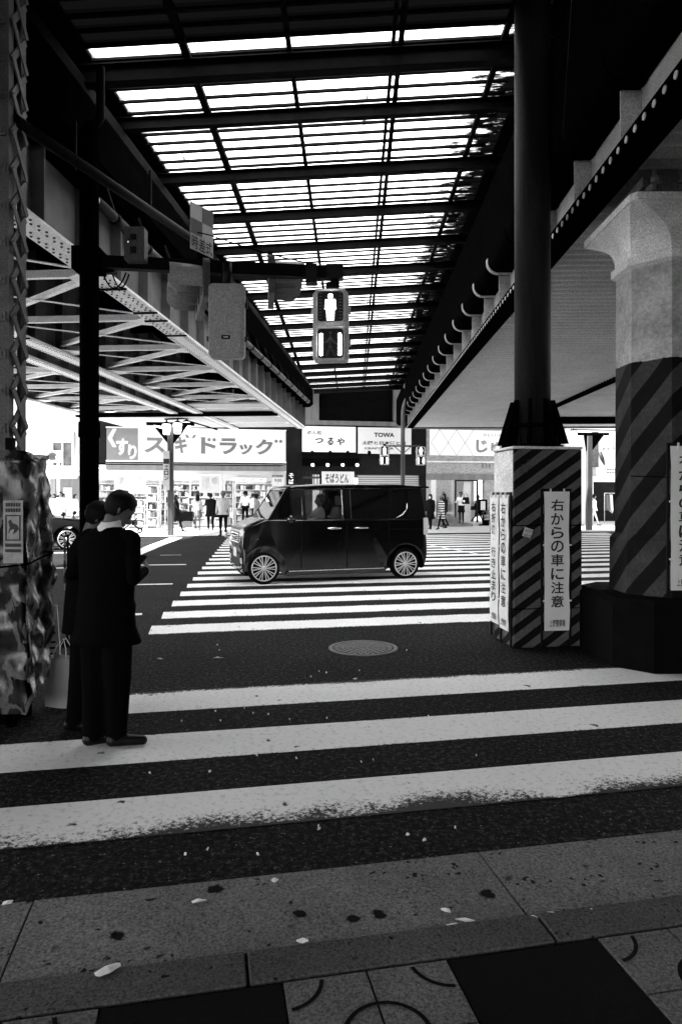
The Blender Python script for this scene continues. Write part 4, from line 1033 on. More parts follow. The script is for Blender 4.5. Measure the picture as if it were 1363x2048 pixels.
    def hair_(b):
        rr = random.Random(len(label)); n, m = 26, 16; rings = []
        for i in range(1, m):
            th = math.pi * i / m; ring = []
            for j in range(n):
                ph = 2 * math.pi * j / n; x, y, z = math.sin(th) * math.cos(ph), math.sin(th) * math.sin(ph), math.cos(th)
                wv = 1 + .025 * math.sin(5 * ph + 3 * th) + .02 * math.sin(11 * ph - 2 * th) + rr.uniform(-.012, .012)
                px_, py_, pz_ = x * .101 * wv, -.012 + y * .108 * wv, .118 + z * (.100 if z > 0 else .112) * wv
                if y > .25 and z < .45: py_ = min(py_, .072 + .0 * z); pz_ = max(pz_, .125 + .012 * math.sin(7 * ph))       # fringe line
                if y < .25 and z < 0 and hair == 'short': pz_ = max(pz_, -.022 + .16 * max(0, y + .25)); 
                if hair == 'long' and y < .3 and z < 0: pz_ -= .12 * (-z) + .05
                ring.append(b.v(hp(px_, py_, pz_)))
            rings.append(ring)
        b.skin(rings, True, True)
    part('hair', M['hair'], t, hair_)
    if cap:
        part('cap', M[cap], t, lambda b: (b.skin([[b.v(hp(.104 * c_ * math.cos(2 * math.pi * j / 16), -.01 + .112 * c_ * math.sin(2 * math.pi * j / 16), z)) for j in range(16)] for c_, z in ((1.02, .13), (1.0, .17), (.8, .215), (.3, .238))], True, True),
             b.hexa([hp(-.07, .08, .133), hp(.07, .08, .133), hp(.05, .17, .12), hp(-.05, .17, .12)], [hp(-.07, .08, .141), hp(.07, .08, .141), hp(.05, .17, .127), hp(-.05, .17, .127)])))
    def loft(b, rows, n=24, fold=0.0):
        rings = []
        for (z, rx, ry, y0, upx) in rows:
            ring = []
            for j in range(n):
                a_ = 2 * math.pi * j / n; f_ = 1 + fold * math.sin(9 * a_) + fold * .6 * math.sin(5 * a_ + 1)
                p = Vector((rx * math.cos(a_) * f_, y0 + ry * math.sin(a_) * f_, z)); p = U(p) if upx else p
                ring.append(b.v(p * k + drop))
            rings.append(ring)
        b.skin(rings, True, True)
    if coat:
        hz, wd, cm = coat
        part('coat', M[cm] if isinstance(cm, str) else cm, t, lambda b: loft(b, [(hz, wd * W, wd * .78 * W, 0, 0), (.80 if hz < .78 else hz + .03, .19 * W, .15 * W, 0, 0), (.98, .178 * W, .138 * W, 0, 0), (1.10, .176 * W, .135 * W, 0, 1), (1.25, .198 * W, .136 * W, 0, 1), (1.37, .205 * W, .118 * W, -.005, 1), (1.445, .13 * W, .085, -.005, 1), (1.475, .075, .07, -.002, 1)], 28, .012))
    if skirt:
        hz, wd, cm = skirt
        part('skirt', M[cm], t, lambda b: loft(b, [(hz, wd, wd * .8, 0, 0), (.78, wd * .85, wd * .68, 0, 0), (.95, .15, .125, 0, 0), (1.0, .14, .115, 0, 0)], 36, .05))
    t['_'] = 0; del t['_']
    return t, [Vector(x) + drop for x in hands], (hp, U, k, drop)

def at(px, py, z=0.0):
    g = G(px, py, z); return Vector((g.x, g.y, z))
# --- the two men in front
m1, h1, (hp, U_, k_, dr_) = person('man in a black suit with white collar, seen from behind, head bowed to the right', at(212, 1490), R(-26), h=1.57, stance=.35, turn=-48, thick=1.45, legs=((-2, 2), (3, 4)), arms=((-16, 14, 112), (-16, 16, 112)), lean=4, head=(34, -38), top='suit', low='suit', sleeve='suit',
            coat=(.70, .225, 'suit'), vox=.011, build=1.14)
def collar(b):
    rows = []
    for z, r in ((1.452, .088), (1.480, .080), (1.512, .071), (1.518, .066)):
        rows.append([b.v((U_((r * math.cos(2 * math.pi * j / 24) * .98, -.006 + r * math.sin(2 * math.pi * j / 24) + (.018 if z > 1.5 else 0), z + .018 * math.cos(2 * math.pi * j / 24 + math.pi / 2) * -1))) * k_ + dr_) for j in range(24)])
    b.skin(rows, False, True)
part('shirt_collar', M['shirt'], m1, collar)
ph = (h1[0] + h1[1]) / 2; w = Matrix.Rotation(R(-26), 3, 'Z') @ (ph + Vector((0, .05, .03))) + Vector(m1.location)
t = thing('mobile_phone', 'dark phone held in both hands of the bowed man', 'phone', w, R(-26))
part('case', M['trim'], t, lambda b: b.rbox(-.036, .036, -.004, .004, -.07, .07, .01)); t.rotation_euler = (R(-50), 0, R(-26))
m2, h2, _ = person('second man in black standing behind the bowed one, face turned right', at(170, 1455), R(-75), h=1.50, stance=.5, thick=1.4, legs=((2, 3), (-3, 4)), arms=((8, 10, 30), (10, 10, 40)), lean=3, head=(34, 10), top='suit', low='suit', sleeve='suit', coat=(.74, .20, 'suit'), vox=.012, build=1.05)

# --- passers-by across the street
pz = .024
def bp(px, py): return at(px, py, pz)
person('woman in grey top and plaid skirt reading the drugstore shelves', bp(395, 1061), R(0), 1.56, top='lightcloth', low='skin', bare=True, skirt=(.62, .24, 'plaid'), hair='long', arms=((25, 6, 70), (10, 6, 20)), shoe='midcloth')
person('man in a wide black coat with bag facing the drugstore shelves', bp(421, 1062), R(15), 1.62, top='darkcloth', low='darkcloth', coat=(.66, .25, 'darkcloth'), arms=((35, 8, 70), (35, 8, 70)), build=1.12)
person('man in pale jacket and cap waiting at the kerb', bp(446, 1072.5), R(176), 1.68, top='lightcloth', low='darkcloth', coat=(.83, .225, 'lightcloth'), cap='midcloth', build=1.1)
person('person in a long dark coat half hidden by the street post', bp(352, 1064), R(-90), 1.60, legs=((22, 6), (-20, 12)), top='darkcloth', coat=(.55, .22, 'darkcloth'), hair='long', arms=((-30, 8, 10), (25, 8, 20)))
person('man in white shirt and dark trousers walking into the bright shop', Vector(P(490, 1040, 35.5).to_tuple()[:2] + (.03,)), R(12), 1.78, legs=((14, 6), (-12, 10)), top='shirt', low='darkcloth', arms=((10, 12, 20), (-14, 12, 20)))
person('woman in grey jacket carrying a dark bag near the van bonnet', bp(513, 1060), R(-60), 1.58, top='midcloth', low='darkcloth', coat=(.80, .2, 'midcloth'), hair='short', cap='darkcloth', legs=((15, 8), (-12, 6)))
person('dark haired person partly behind the woman near the van bonnet', bp(506, 1056), R(-70), 1.66, top='midcloth', low='darkcloth', legs=((15, 8), (-12, 6)))
person('woman in long black coat and white mask behind the van', bp(860, 1059), R(150), 1.60, legs=((14, 6), (-12, 8)), top='darkcloth', low='darkcloth', coat=(.52, .23, 'darkcloth'), hair='long', mask=True)
person('woman in a striped coat and hat walking behind the van', bp(882, 1059), R(120), 1.55, legs=((24, 10), (-20, 14)), top='stripecoat', sleeve='stripecoat', low='darkcloth', coat=(.60, .23, 'stripecoat'), cap='midcloth', arms=((10, 8, 20), (-20, 8, 10)))
person('dark haired person just behind the striped coat', bp(888, 1054), R(120), 1.62, legs=((16, 10), (-16, 14)), top='darkcloth', low='darkcloth', coat=(.8, .2, 'darkcloth'), hair='long')
person('woman in white top and dark skirt at the restaurant door', Vector(P(922, 1032, 34.2).to_tuple()[:2] + (.16,)), R(150), 1.58, top='shirt', low='darkcloth', skirt=(.62, .2, 'darkcloth'), hair='short', arms=((40, 10, 70), (30, 10, 60)), lean=6)
person('woman in black striding past the restaurant', bp(955, 1048), R(-84), 1.60, legs=((26, 4), (-24, 14)), top='darkcloth', low='darkcloth', coat=(.62, .22, 'darkcloth'), hair='long', arms=((-20, 8, 15), (18, 8, 30)))
person('walker in pale trousers half hidden by the right street post', bp(1187, 1052), R(-90), 1.62, legs=((22, 6), (-24, 14)), top='shirt', low='lightcloth')
person('shopper in pale shirt leaning over goods at the far right stall', bp(1205, 1040), R(-30), 1.60, top='lightcloth', low='darkcloth', lean=28, arms=((30, 8, 40), (30, 8, 40)))
for q, (px, top_, hh, fc, hr, lb) in enumerate(((98, 'lightcloth', 1.62, 80, 'short', 'person in pale coat at the left end of the waiting group'), (116, 'darkcloth', 1.55, -60, 'short', 'person in dark jacket in the waiting group behind the black car'), (126, 'midcloth', 1.62, -85, 'short', 'person in grey coat facing right in the waiting group'),
                                             (121, 'lightcloth', 1.70, 175, 'short', 'taller person behind the others in the waiting group'), (150, 'lightcloth', 1.60, -100, 'long', 'woman in pale coat at the right end of the waiting group'), (108, 'shirt', 1.6, 180, 'long', 'person in white between the two in the waiting group'))):
    person(lb, bp(px, 1057 - (q % 3) * 1.5), R(fc), hh, top=top_, low='darkcloth', coat=(.6, .21, top_), hair=hr, group='people waiting behind the black car')

# ================================================================ VAN
vh = math.atan2(-.313, -.95)
ax0, ax1 = G(526, 1169.5), G(811, 1157.7)
vc = ax0.lerp(ax1, .48); FX, RX = 1.30, -1.38; WB = (ax1 - ax0).length
vdir = (ax0 - ax1).normalized(); vh = math.atan2(vdir.y, vdir.x); nrm_left = Vector((-vdir.y, vdir.x, 0))
HW = .775
vmid = (ax0 + ax1) / 2 - nrm_left * (HW - .03); vloc = vmid - vdir * ((FX + RX) / 2)
van = thing('van', 'black boxy van turning across the crosswalk with bright spoked wheels', 'van', (vloc.x, vloc.y, 0), vh)
WR = .285
def inset(poly, d):
    n = len(poly); out = []; area = sum(poly[k][0] * poly[(k + 1) % n][1] - poly[(k + 1) % n][0] * poly[k][1] for k in range(n)); sg = 1 if area > 0 else -1
    for k in range(n):
        a, c, e = Vector(poly[k - 1]), Vector(poly[k]), Vector(poly[(k + 1) % n]); u = (c - a).normalized(); w = (e - c).normalized()
        nn = Vector((-u.y - w.y, u.x + w.x)) * sg
        if nn.length < 1e-6: nn = Vector((-u.y, u.x)) * sg
        nn = nn.normalized() / max(.5, math.cos(u.angle(w) / 2)); out.append((c.x + nn.x * d, c.y + nn.y * d))
    return out
def arch(cx, r=.355, z=WR, n=12):
    out = []
    a0 = math.asin(max(-1, min(1, (.19 - z) / r)))
    for k in range(n + 1):
        a = math.pi - a0 - (math.pi - 2 * a0) * k / n
        out.append((cx + r * math.cos(a), z + r * math.sin(a)))
    return out
def bodyside():
    p = [(-1.80, .30), (-1.77, .20)] + arch(RX) + [(-.9, .17), (.8, .17)] + arch(FX) + [(1.70, .20), (1.755, .27), (1.775, .45), (1.77, .72), (1.74, .90), (1.66, .985), (1.5, 1.05), (1.34, 1.115), (1.26, 1.145), (.4, 1.135), (-.6, 1.135), (-1.76, 1.14), (-1.80, 1.0), (-1.825, .7), (-1.83, .45)]
    return p
def loftside(b, poly, stations, tumble=None):
    rings = []
    for y, ins in stations:
        pp = inset(poly, ins) if ins else poly
        rings.append([b.v((x, y * (tumble(z) if tumble else 1), z)) for x, z in pp])
    n = len(poly)
    for A, B in zip(rings, rings[1:]):
        for j in range(n): b.f([A[j], A[(j + 1) % n], B[(j + 1) % n], B[j]], True)
    for ring in (rings[0], rings[-1]):
        f_ = b.f(ring)
        if f_: bmesh.ops.triangulate(b.bm, faces=[f_])
def nose(x): return 1 - .10 * max(0, (x - 1.35) / .42) ** 2
def vbody(b):
    poly = bodyside(); rings = []
    for y, ins in ((-HW, .035), (-HW + .012, .015), (-HW + .05, 0), (-.4, 0), (0, 0), (.4, 0), (HW - .05, 0), (HW - .012, .015), (HW, .035)):
        pp = inset(poly, ins) if ins else poly
        rings.append([b.v((x, y * nose(x) * (1 - .018 * max(0, z - .75) / .4 - .03 * max(0, .45 - z) / .3), z)) for x, z in pp])
    n = len(poly)
    for A, B in zip(rings, rings[1:]):
        for j in range(n): b.f([A[j], A[(j + 1) % n], B[(j + 1) % n], B[j]], True)
    for ring in (rings[0], rings[-1]):
        f_ = b.f(ring)
        if f_: bmesh.ops.triangulate(b.bm, faces=[f_])
part('body', M['carpaint'], van, vbody)
YB, YT = HW - .02, HW - .115          # half widths at belt and at roof
def roofp(b):
    poly = [(.90, 1.665), (.86, 1.715), (.7, 1.745), (.2, 1.77), (-.6, 1.775), (-1.3, 1.765), (-1.80, 1.735), (-1.86, 1.725), (-1.84, 1.70), (-1.72, 1.665)]
    loftside(b, poly, [(-YT - .012, .03), (-YT + .02, .008), (-YT + .10, 0), (0, -.008), (YT - .10, 0), (YT - .02, .008), (YT + .012, .03)])
part('roof', M['carpaint'], van, roofp)
def pil(b, x0b, x1b, x0t, x1t, both=True):
    for s in (1, -1):
        b.hexa([(x0b, s * YB, 1.12), (x1b, s * YB, 1.12), (x1b, s * (YB - .06), 1.12), (x0b, s * (YB - .06), 1.12)], [(x0t, s * YT, 1.675), (x1t, s * YT, 1.675), (x1t, s * (YT - .06), 1.675), (x0t, s * (YT - .06), 1.675)])
for (a, c, e, g) in ((1.24, 1.17, .89, .82), (.60, .53, .60, .55), (-.16, -.31, -.16, -.31), (-1.07, -1.16, -1.07, -1.16), (-1.45, -1.79, -1.45, -1.74)):
    part('pillar', M['carpaint'], van, lambda b: pil(b, a, c, e, g))
def pane(x0b, x1b, x0t, x1t, z0=1.14, z1=1.665, s=1, th=.006):
    def fn(b):
        q0 = (z0 - 1.12) / .555; q1 = (z1 - 1.12) / .555; ya = YB + (YT - YB) * q0 - .012; yb = YB + (YT - YB) * q1 - .012
        b.hexa([(x0b, s * ya, z0), (x1b, s * ya, z0), (x1b, s * (ya - th), z0), (x0b, s * (ya - th), z0)], [(x0t, s * yb, z1), (x1t, s * yb, z1), (x1t, s * (yb - th), z1), (x0t, s * (yb - th), z1)])
    return fn
for s in (1, -1):
    part('front_window', M['glass'], van, pane(.525, -.155, .545, -.155, s=s)); part('quarter_window', M['tint'] if s > 0 else M['glass'], van, pane(1.165, .605, .815, .605, s=s))
    part('sliding_door_window', M['tint'], van, pane(-.315, -1.065, -.315, -1.065, s=s)); part('rear_side_window', M['tint'], van, pane(-1.165, -1.445, -1.165, -1.445, s=s))
part('windscreen', glassy('shaded_glass', .30, .10), van, lambda b: b.hexa([(1.225, -YB + .07, 1.14), (1.225, YB - .07, 1.14), (1.215, YB - .07, 1.14), (1.215, -YB + .07, 1.14)], [(.885, -YT + .07, 1.66), (.885, YT - .07, 1.66), (.875, YT - .07, 1.66), (.875, -YT + .07, 1.66)]))
part('rear_window', M['tint'], van, lambda b: b.hexa([(-1.775, -YB + .3, 1.14), (-1.775, YB - .3, 1.14), (-1.765, YB - .3, 1.14), (-1.765, -YB + .3, 1.14)], [(-1.73, -YT + .2, 1.665), (-1.73, YT - .2, 1.665), (-1.72, YT - .2, 1.665), (-1.72, -YT + .2, 1.665)]))
part('window_trim', M['chrome'], van, lambda b: [(b.box(.53, -1.40, s * (YB + .002), s * (YB + .010), 1.122, 1.136), b.tube([(-1.20, s * (YB - .0), 1.15), (-1.33, s * (YB - .012), 1.20), (-1.42, s * (YB - .03), 1.30), (-1.44, s * (YB - .05), 1.42)], .009, 6), b.box(.80, -1.06, s * (YT + .006), s * (YT + .014), 1.664, 1.674)) for s in (1, -1)])
part('window_frame', M['chrome'], van, lambda b: [b.hexa([(-.305, s * (YB + .001), 1.14), (-.318, s * (YB + .001), 1.14), (-.318, s * (YB - .01), 1.14), (-.305, s * (YB - .01), 1.14)], [(-.305, s * (YT + .004), 1.665), (-.318, s * (YT + .004), 1.665), (-.318, s * (YT - .01), 1.665), (-.305, s * (YT - .01), 1.665)]) for s in (1, -1)])
for s in (1, -1):
    for x in (.02, -.50):
        part('door_handle', M['chrome'], van, lambda b, x=x, s=s: b.ell((x, s * (HW + .012), .968), (.135, .026, .022), 16, 10))
    part('side_mirror', M['carpaint'], van, lambda b, s=s: (b.ell((.86, s * (HW + .12), 1.14), (.07, .11, .085), 14, 9), b.bar((.84, s * (HW - .03), 1.10), (.85, s * (HW + .05), 1.12), .05, .04)))
    part('mirror_glass', M['chrome'], van, lambda b, s=s: b.box(.785, .795, s * (HW + .05), s * (HW + .2), 1.09, 1.19))
    part('sill_trim', M['chrome'], van, lambda b, s=s: (b.box(-.95, .86, s * (HW - .012), s * (HW + .006), .215, .228),))
    part('side_skirt', M['carpaint'], van, lambda b, s=s: b.hexa([(-.98, s * (HW - .03), .135), (.90, s * (HW - .03), .135), (.90, s * (HW - .14), .135), (-.98, s * (HW - .14), .135)], [(-.98, s * (HW + .004), .205), (.90, s * (HW + .004), .205), (.90, s * (HW - .14), .205), (-.98, s * (HW - .14), .205)]))
    part('door_seam', M['trim'], van, lambda b, s=s: [b.box(x, x + .008, s * (HW - .002), s * (HW + .001), .26, 1.10) for x in (.62, -.235, -1.05)] + [b.box(-1.05, -1.75, s * (HW - .002), s * (HW + .001), .93, .936)])
    part('tail_lamp', M['lens'], van, lambda b, s=s: b.rbox(-1.835, -1.745, s * (HW - .10), s * (HW - .004), .82, 1.14, .02))
    hl = part('headlight', M['lens'], van, lambda b, s=s: b.hexa([(1.778, s * .40, .74), (1.69, s * .70, .74), (1.40, s * .742, .79), (1.40, s * .66, .79)], [(1.755, s * .40, .90), (1.675, s * .69, .93), (1.38, s * .738, .965), (1.40, s * .64, .965)]))
    part('lamp_bezel', M['chrome'], hl, lambda b, s=s: [b.box(1.70, 1.785, s * .42, s * .64, z, z + .012) for z in (.765, .80, .84)])
    part('fog_lamp', M['lens'], van, lambda b, s=s: b.rbox(1.70, 1.785, s * .52, s * .66, .36, .46, .02))
    part('bumper_corner', M['chrome'], van, lambda b, s=s: b.hexa([(1.76, s * .50, .34), (1.70, s * .715, .34), (1.64, s * .735, .36), (1.68, s * .5, .34)], [(1.785, s * .50, .60), (1.725, s * .72, .62), (1.66, s * .742, .62), (1.70, s * .5, .60)]))
part('grille', M['chrome'], van, lambda b: ([b.rbox(1.765, 1.80, -.40, .40, z, z + .028, .008) for z in (.70, .75, .80, .86)], b.use(M['trim']), b.box(1.75, 1.772, -.4, .4, .69, .9)))
part('lower_intake', M['trim'], van, lambda b: b.rbox(1.75, 1.785, -.45, .45, .30, .52, .03))
part('number_plate', M['offwhite'], van, lambda b: b.box(1.787, 1.797, -.165, .165, .45, .61))
part('spoiler', M['carpaint'], van, lambda b: b.rbox(-1.93, -1.78, -YT + .05, YT - .05, 1.70, 1.735, .012))
def wheel(parent, x, s, hw, rr_, spokes, rim_r):
    w = part('wheel', M['rubber'], parent, lambda b: b.lathe([(rim_r, -.075), (rr_ - .02, -.08), (rr_, -.055), (rr_, .055), (rr_ - .02, .08), (rim_r, .075)], 40, (0, 0, 0), 'y'))
    w.location = (x, s * (hw - .085), rr_)
    def rim(b):
        yo = s * .078
        b.use(M['alloy'])
        A = []
        for (r, y) in ((rim_r + .003, s * .060), (rim_r + .003, yo + s * .006), (rim_r - .014, yo + s * .008), (rim_r - .02, s * .045)):
            A.append([b.v((r * math.cos(2 * math.pi * j / 40), y, r * math.sin(2 * math.pi * j / 40))) for j in range(40)])
        b.skin(A, False, True)
        for k in range(spokes):
            a = 2 * math.pi * k / spokes
            for da in (-.10, .10):
                d0 = Vector((math.cos(a + da * .4), 0, math.sin(a + da * .4))); d1 = Vector((math.cos(a + da * 1.25), 0, math.sin(a + da * 1.25)))
                b.bar(d0 * .035 + Vector((0, yo - s * .012, 0)), d1 * (rim_r - .01) + Vector((0, yo - s * .0, 0)), .017, .022, (0, 1, 0))
        b.lathe([(.045, yo - s * .02), (.045, yo + s * .004), (.02, yo + s * .010)], 16, (0, 0, 0), 'y')
    part('rim', M['alloy'], w, rim)
    part('brake_disc', M['trim'], w, lambda b: b.lathe([(rim_r - .012, s * .01), (rim_r - .012, s * .03), (.01, s * .031)], 24, (0, 0, 0), 'y'))
    return w
for s in (1, -1):
    wheel(van, FX, s, HW, WR, 10, .222); wheel(van, RX, s, HW, WR, 10, .222)
for o in van.children:
    if o.type == 'MESH' and o.name.split('.')[0] != 'wheel':
        for v in o.data.vertices:
            if v.co.x > 1.62: v.co.x = 1.62 + (v.co.x - 1.62) * .35
            v.co.y *= 1.0
part('wheel_well', M['rubber'], van, lambda b: [b.box(x - .33, x + .33, -HW + .20, HW - .20, .19, .62) for x in (FX, RX)])
for s in (.33, -.33):
    st = part('seat', M['midcloth'], van, lambda b, s=s: (b.rbox(-.25, .25, s - .23, s + .23, .62, .80, .05, axis='x') if False else b.box(-.22, .25, s - .23, s + .23, .62, .80), b.hexa([(-.34, s - .22, .80), (-.2, s - .22, .80), (-.2, s + .22, .80), (-.34, s + .22, .80)], [(-.44, s - .19, 1.34), (-.34, s - .19, 1.34), (-.34, s + .19, 1.34), (-.44, s + .19, 1.34)])), bevel=.04)
    part('headrest', M['midcloth'], st, lambda b, s=s: b.box(-.46, -.37, s - .12, s + .12, 1.37, 1.56), bevel=.03)
part('dashboard', M['trim'], van, lambda b: b.box(.70, 1.18, -HW + .1, HW - .1, .9, 1.16), bevel=.03)
part('steering_wheel', M['trim'], van, lambda b: b.tube([(.62 + .10 * math.sin(a), -.33 + .17 * math.cos(a), 1.12 + .14 * math.sin(a)) for a in [2 * math.pi * k / 20 for k in range(21)]], .013, 7))
drv = Matrix.Rotation(vh, 3, 'Z') @ Vector((.02, -.33, 0)) + Vector((vloc.x, vloc.y, 0))
person('driver in pale shirt seated at the wheel of the black van', drv + Vector((0, 0, -.06)), vh - R(90), 1.62, legs=((80, 70), (80, 70)), arms=((48, 8, 20), (48, 8, 20)), top='lightcloth', low='darkcloth', seated=True, lean=-6)

# ================================================================ BLACK SEDAN
sw = G(112, 1100)
car = thing('car', 'black saloon car waiting at the far left behind the stall', 'car', (sw.x - 1.38 * CA + .82 * -(-SA) , sw.y - 1.38 * SA + .8, 0), ANG)
CHW = .87
def cbody(b):
    poly = [(-2.2, .35), (-2.15, .25)] + arch(-1.35, .36, .31) + [(-.9, .2), (.95, .2)] + arch(1.38, .36, .31) + [(2.2, .24), (2.28, .4), (2.26, .62), (2.1, .78), (1.6, .88), (1.05, .95), (-1.5, .98), (-2.15, .96), (-2.25, .8), (-2.25, .5)]
    loftside(b, poly, [(-CHW, .05), (-CHW + .03, .015), (-CHW + .12, 0), (0, 0), (CHW - .12, 0), (CHW - .03, .015), (CHW, .05)])
part('body', M['carpaint'], car, cbody)
part('cabin', M['carpaint'], car, lambda b: loftside(b, [(1.02, .95), (.30, 1.42), (-.2, 1.47), (-.9, 1.45), (-1.6, .97)], [(-CHW + .12, .09), (-CHW + .16, .03), (0, 0), (CHW - .16, .03), (CHW - .12, .09)]))
part('windscreen', M['lens'], car, lambda b: b.hexa([(1.01, -.62, .975), (1.01, .62, .975), (1.03, .62, .965), (1.03, -.62, .965)], [(.36, -.52, 1.40), (.36, .52, 1.40), (.38, .52, 1.405), (.38, -.52, 1.405)]))
for s in (1, -1):
    part('side_window', M['tint'], car, lambda b, s=s: b.prism([(.72, 1.0), (.24, 1.36), (-.25, 1.40), (-.25, 1.0)], 'y', s * (CHW - .118), s * (CHW - .110)))
    part('side_window', M['tint'], car, lambda b, s=s: b.prism([(-.31, 1.0), (-.31, 1.40), (-.85, 1.38), (-1.2, 1.0)], 'y', s * (CHW - .118), s * (CHW - .110)))
    part('wing_mirror', M['carpaint'], car, lambda b, s=s: (b.ell((1.28, s * (CHW - .02), 1.03), (.07, .09, .06), 12, 8), b.bar((1.27, s * (CHW - .1), .92), (1.28, s * (CHW - .04), 1.0), .03, .03)))
    part('headlight', M['lens'], car, lambda b, s=s: b.box(2.12, 2.275, s * .5, s * .8, .58, .70), bevel=.02)
    part('chrome_strip', M['chrome'], car, lambda b, s=s: b.box(-1.9, 1.0, s * (CHW - .002), s * (CHW + .006), .60, .62))
    for x in (1.38, -1.35): wheel(car, x, s, CHW, .31, 9, .245)

# ================================================================ SHOPS
def frontbox(b, px0, px1, py0, py1, p, y0, y1, s0):
    """box whose front covers a stretch of the shop line (photo pixels at distance p), in local street axes"""
    a, c = FS(px0, p) - s0, FS(px1, p) - s0; pm = (px0 + px1) / 2
    b.box(a, c, y0, y1, FZ(pm, py1, p), FZ(pm, py0, p))
def shop(name, label, px0, cat='building'):
    s0 = FS(px0, PF); return thing(name, label, cat, S(s0, PF, 0), ANG), s0
# ---- drugstore
ds, d0 = shop('drugstore_building', 'bright open fronted drugstore across the street', 165)
dx = lambda px: FS(px, PF) - d0
W_ = dx(572)
part('wall', M['shopwall'], ds, lambda b: (b.box(0, .12, .0, 8, 0, 3.1), b.box(W_ - .1, W_, 0, 8, 0, 3.1), b.box(0, W_, 8, 8.15, 0, 3.1)))
part('ceiling', M['shopwall'], ds, lambda b: b.box(.121, W_ - .101, .1, 7.99, 2.92, 3.02))
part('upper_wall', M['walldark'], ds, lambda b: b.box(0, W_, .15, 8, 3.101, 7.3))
part('floor', M['shopwall'], ds, lambda b: b.box(.121, W_ - .101, .0, 7.99, .026, .04))
part('shutter_case', M['wallgrey'], ds, lambda b: (b.box(dx(213), dx(571), -.30, .1, 2.78, 3.0), b.box(dx(213), dx(571), -.32, .1, 3.06, 3.10)))
part('fascia', M['shopwall'], ds, lambda b: b.box(dx(166), dx(571), -.06, .1, 2.30, 2.775))
def lampbars(b):
    for y in (1.0, 2.6, 4.2, 5.8):
        b.box(.6, W_ - .6, y, y + .16, 2.86, 2.91)
part('ceiling_lamp', M['shoplamp'], ds, lampbars)
part('pier', M['shopwall'], ds, lambda b: [b.box(dx(q) , dx(q + 4), -.02, .25, .026, 2.3) for q in (318, 378, 446)])
for px0, px1 in ((229, 292), (399, 442)):
    f_ = part('poster_frame', M['white'], ds, lambda b: b.box(dx(px0), dx(px1), -.10, -.062, FZ(px0, 987 if px0 < 300 else 985, PF), FZ(px0, 948, PF)))
    part('poster', M['softglow'], f_, lambda b: (b.box(dx(px0 + 3), dx(px1 - 3), -.106, -.101, FZ(px0, 984, PF), FZ(px0, 951, PF)), b.use(plain('poster_grey', .35, .6, .4, 3)), b.box(dx(px0 + 5), dx(px0 + (px1 - px0) * .45), -.112, -.107, FZ(px0, 980, PF), FZ(px0, 955, PF)), b.ell((dx(px0 + (px1 - px0) * .72), -.11, FZ(px0, 962, PF)), (.18, .004, .18), 12, 8)))
sgn, s0 = shop('drugstore_sign', 'long white backlit drugstore sign with grey square logo', 213, 'shop sign')
sx = lambda px: FS(px, PF - .35) - FS(213, PF - .35)
sz0, sz1 = FZ(213, 920, PF - .35), FZ(213, 855, PF - .35); SW = sx(571); shh = sz1 - sz0
sgn.location = S(FS(213, PF - .35), PF - .35, 0)
part('lightbox', M['lightbox'], sgn, lambda b: (b.box(sx(276), SW, 0, .30, sz0, sz1),))
part('frame', M['white'], sgn, lambda b: (b.box(-.03, SW + .03, -.02, .3, sz0 - .06, sz0 - .002), b.box(-.03, SW + .03, -.02, .3, sz1 + .002, sz1 + .04)))
part('logo_panel', plain('logo_grey', .13, .5, .05), sgn, lambda b: b.box(0, sx(276) - .002, -.004, .3, sz0, sz1))
LW = sx(276)
def logo(b):
    y = -.012
    def poly(pts):
        V = [b.v((x * LW, y, sz0 + z * shh)) for x, z in pts]; b.f(V)
    poly([(.20, .97), (.32, .97), (.17, .68), (.32, .40), (.20, .40), (.03, .68)])           # ku
    b.text('す', (.30 * LW, y, sz0 + .15 * shh), (1, 0, 0), (0, 0, 1), .38 * LW, .52 * shh, .04)
    b.text('り', (.68 * LW, y, sz0 + .03 * shh), (1, 0, 0), (0, 0, 1), .28 * LW, .46 * shh, .04)
part('logo_lettering', M['lightbox'], sgn, logo, recalc=False)
def letters(b):
    g = lambda px: sx(px); zz = lambda py: FZ(213, py, PF - .35)
    for ch, a, c, t_, bt in (('ス', 288, 331, 873, 905), ('キ', 349, 374, 871, 905), ('ト', 401, 432, 871, 905), ('ラ', 439, 474, 872, 906), ('ッ', 478, 505, 884, 906), ('ク', 510, 546, 873, 906)):
        b.text(ch, (g(a), -.01, zz(bt)), (1, 0, 0), (0, 0, 1), g(c) - g(a), zz(t_) - zz(bt), .045)
    for px, py in ((418, 876), (428, 876), (552, 877), (561, 877)): b.lathe([(.085, -.012), (.085, -.006)], 14, (g(px), 0, zz(py)), 'y')
    for sgn_, px in ((-1, 377), (1, 385)):          # two sprouting leaves
        c = Vector((g(px), -.01, zz(871))); b.f([b.v(c + Vector((sgn_ * u, 0, w))) for u, w in ((-.02, -.08), (.10, -.04), (.17, .12), (.06, .10), (-.01, .02))])
part('lettering', M['signgrey'], sgn, letters, recalc=False)
hs = thing('hours_sign', 'white opening hours sign reading 9:00 23:00 at the drugstore corner', 'sign', S(FS(544, PF - .2), PF - .2, 0), ANG)
hw_ = FS(566, PF - .2) - FS(544, PF - .2); hz0, hz1 = FZ(544, 1000, PF - .2), FZ(544, 950, PF - .2)
part('panel', M['softglow'], hs, lambda b: b.box(0, hw_, 0, .08, hz0, hz1))
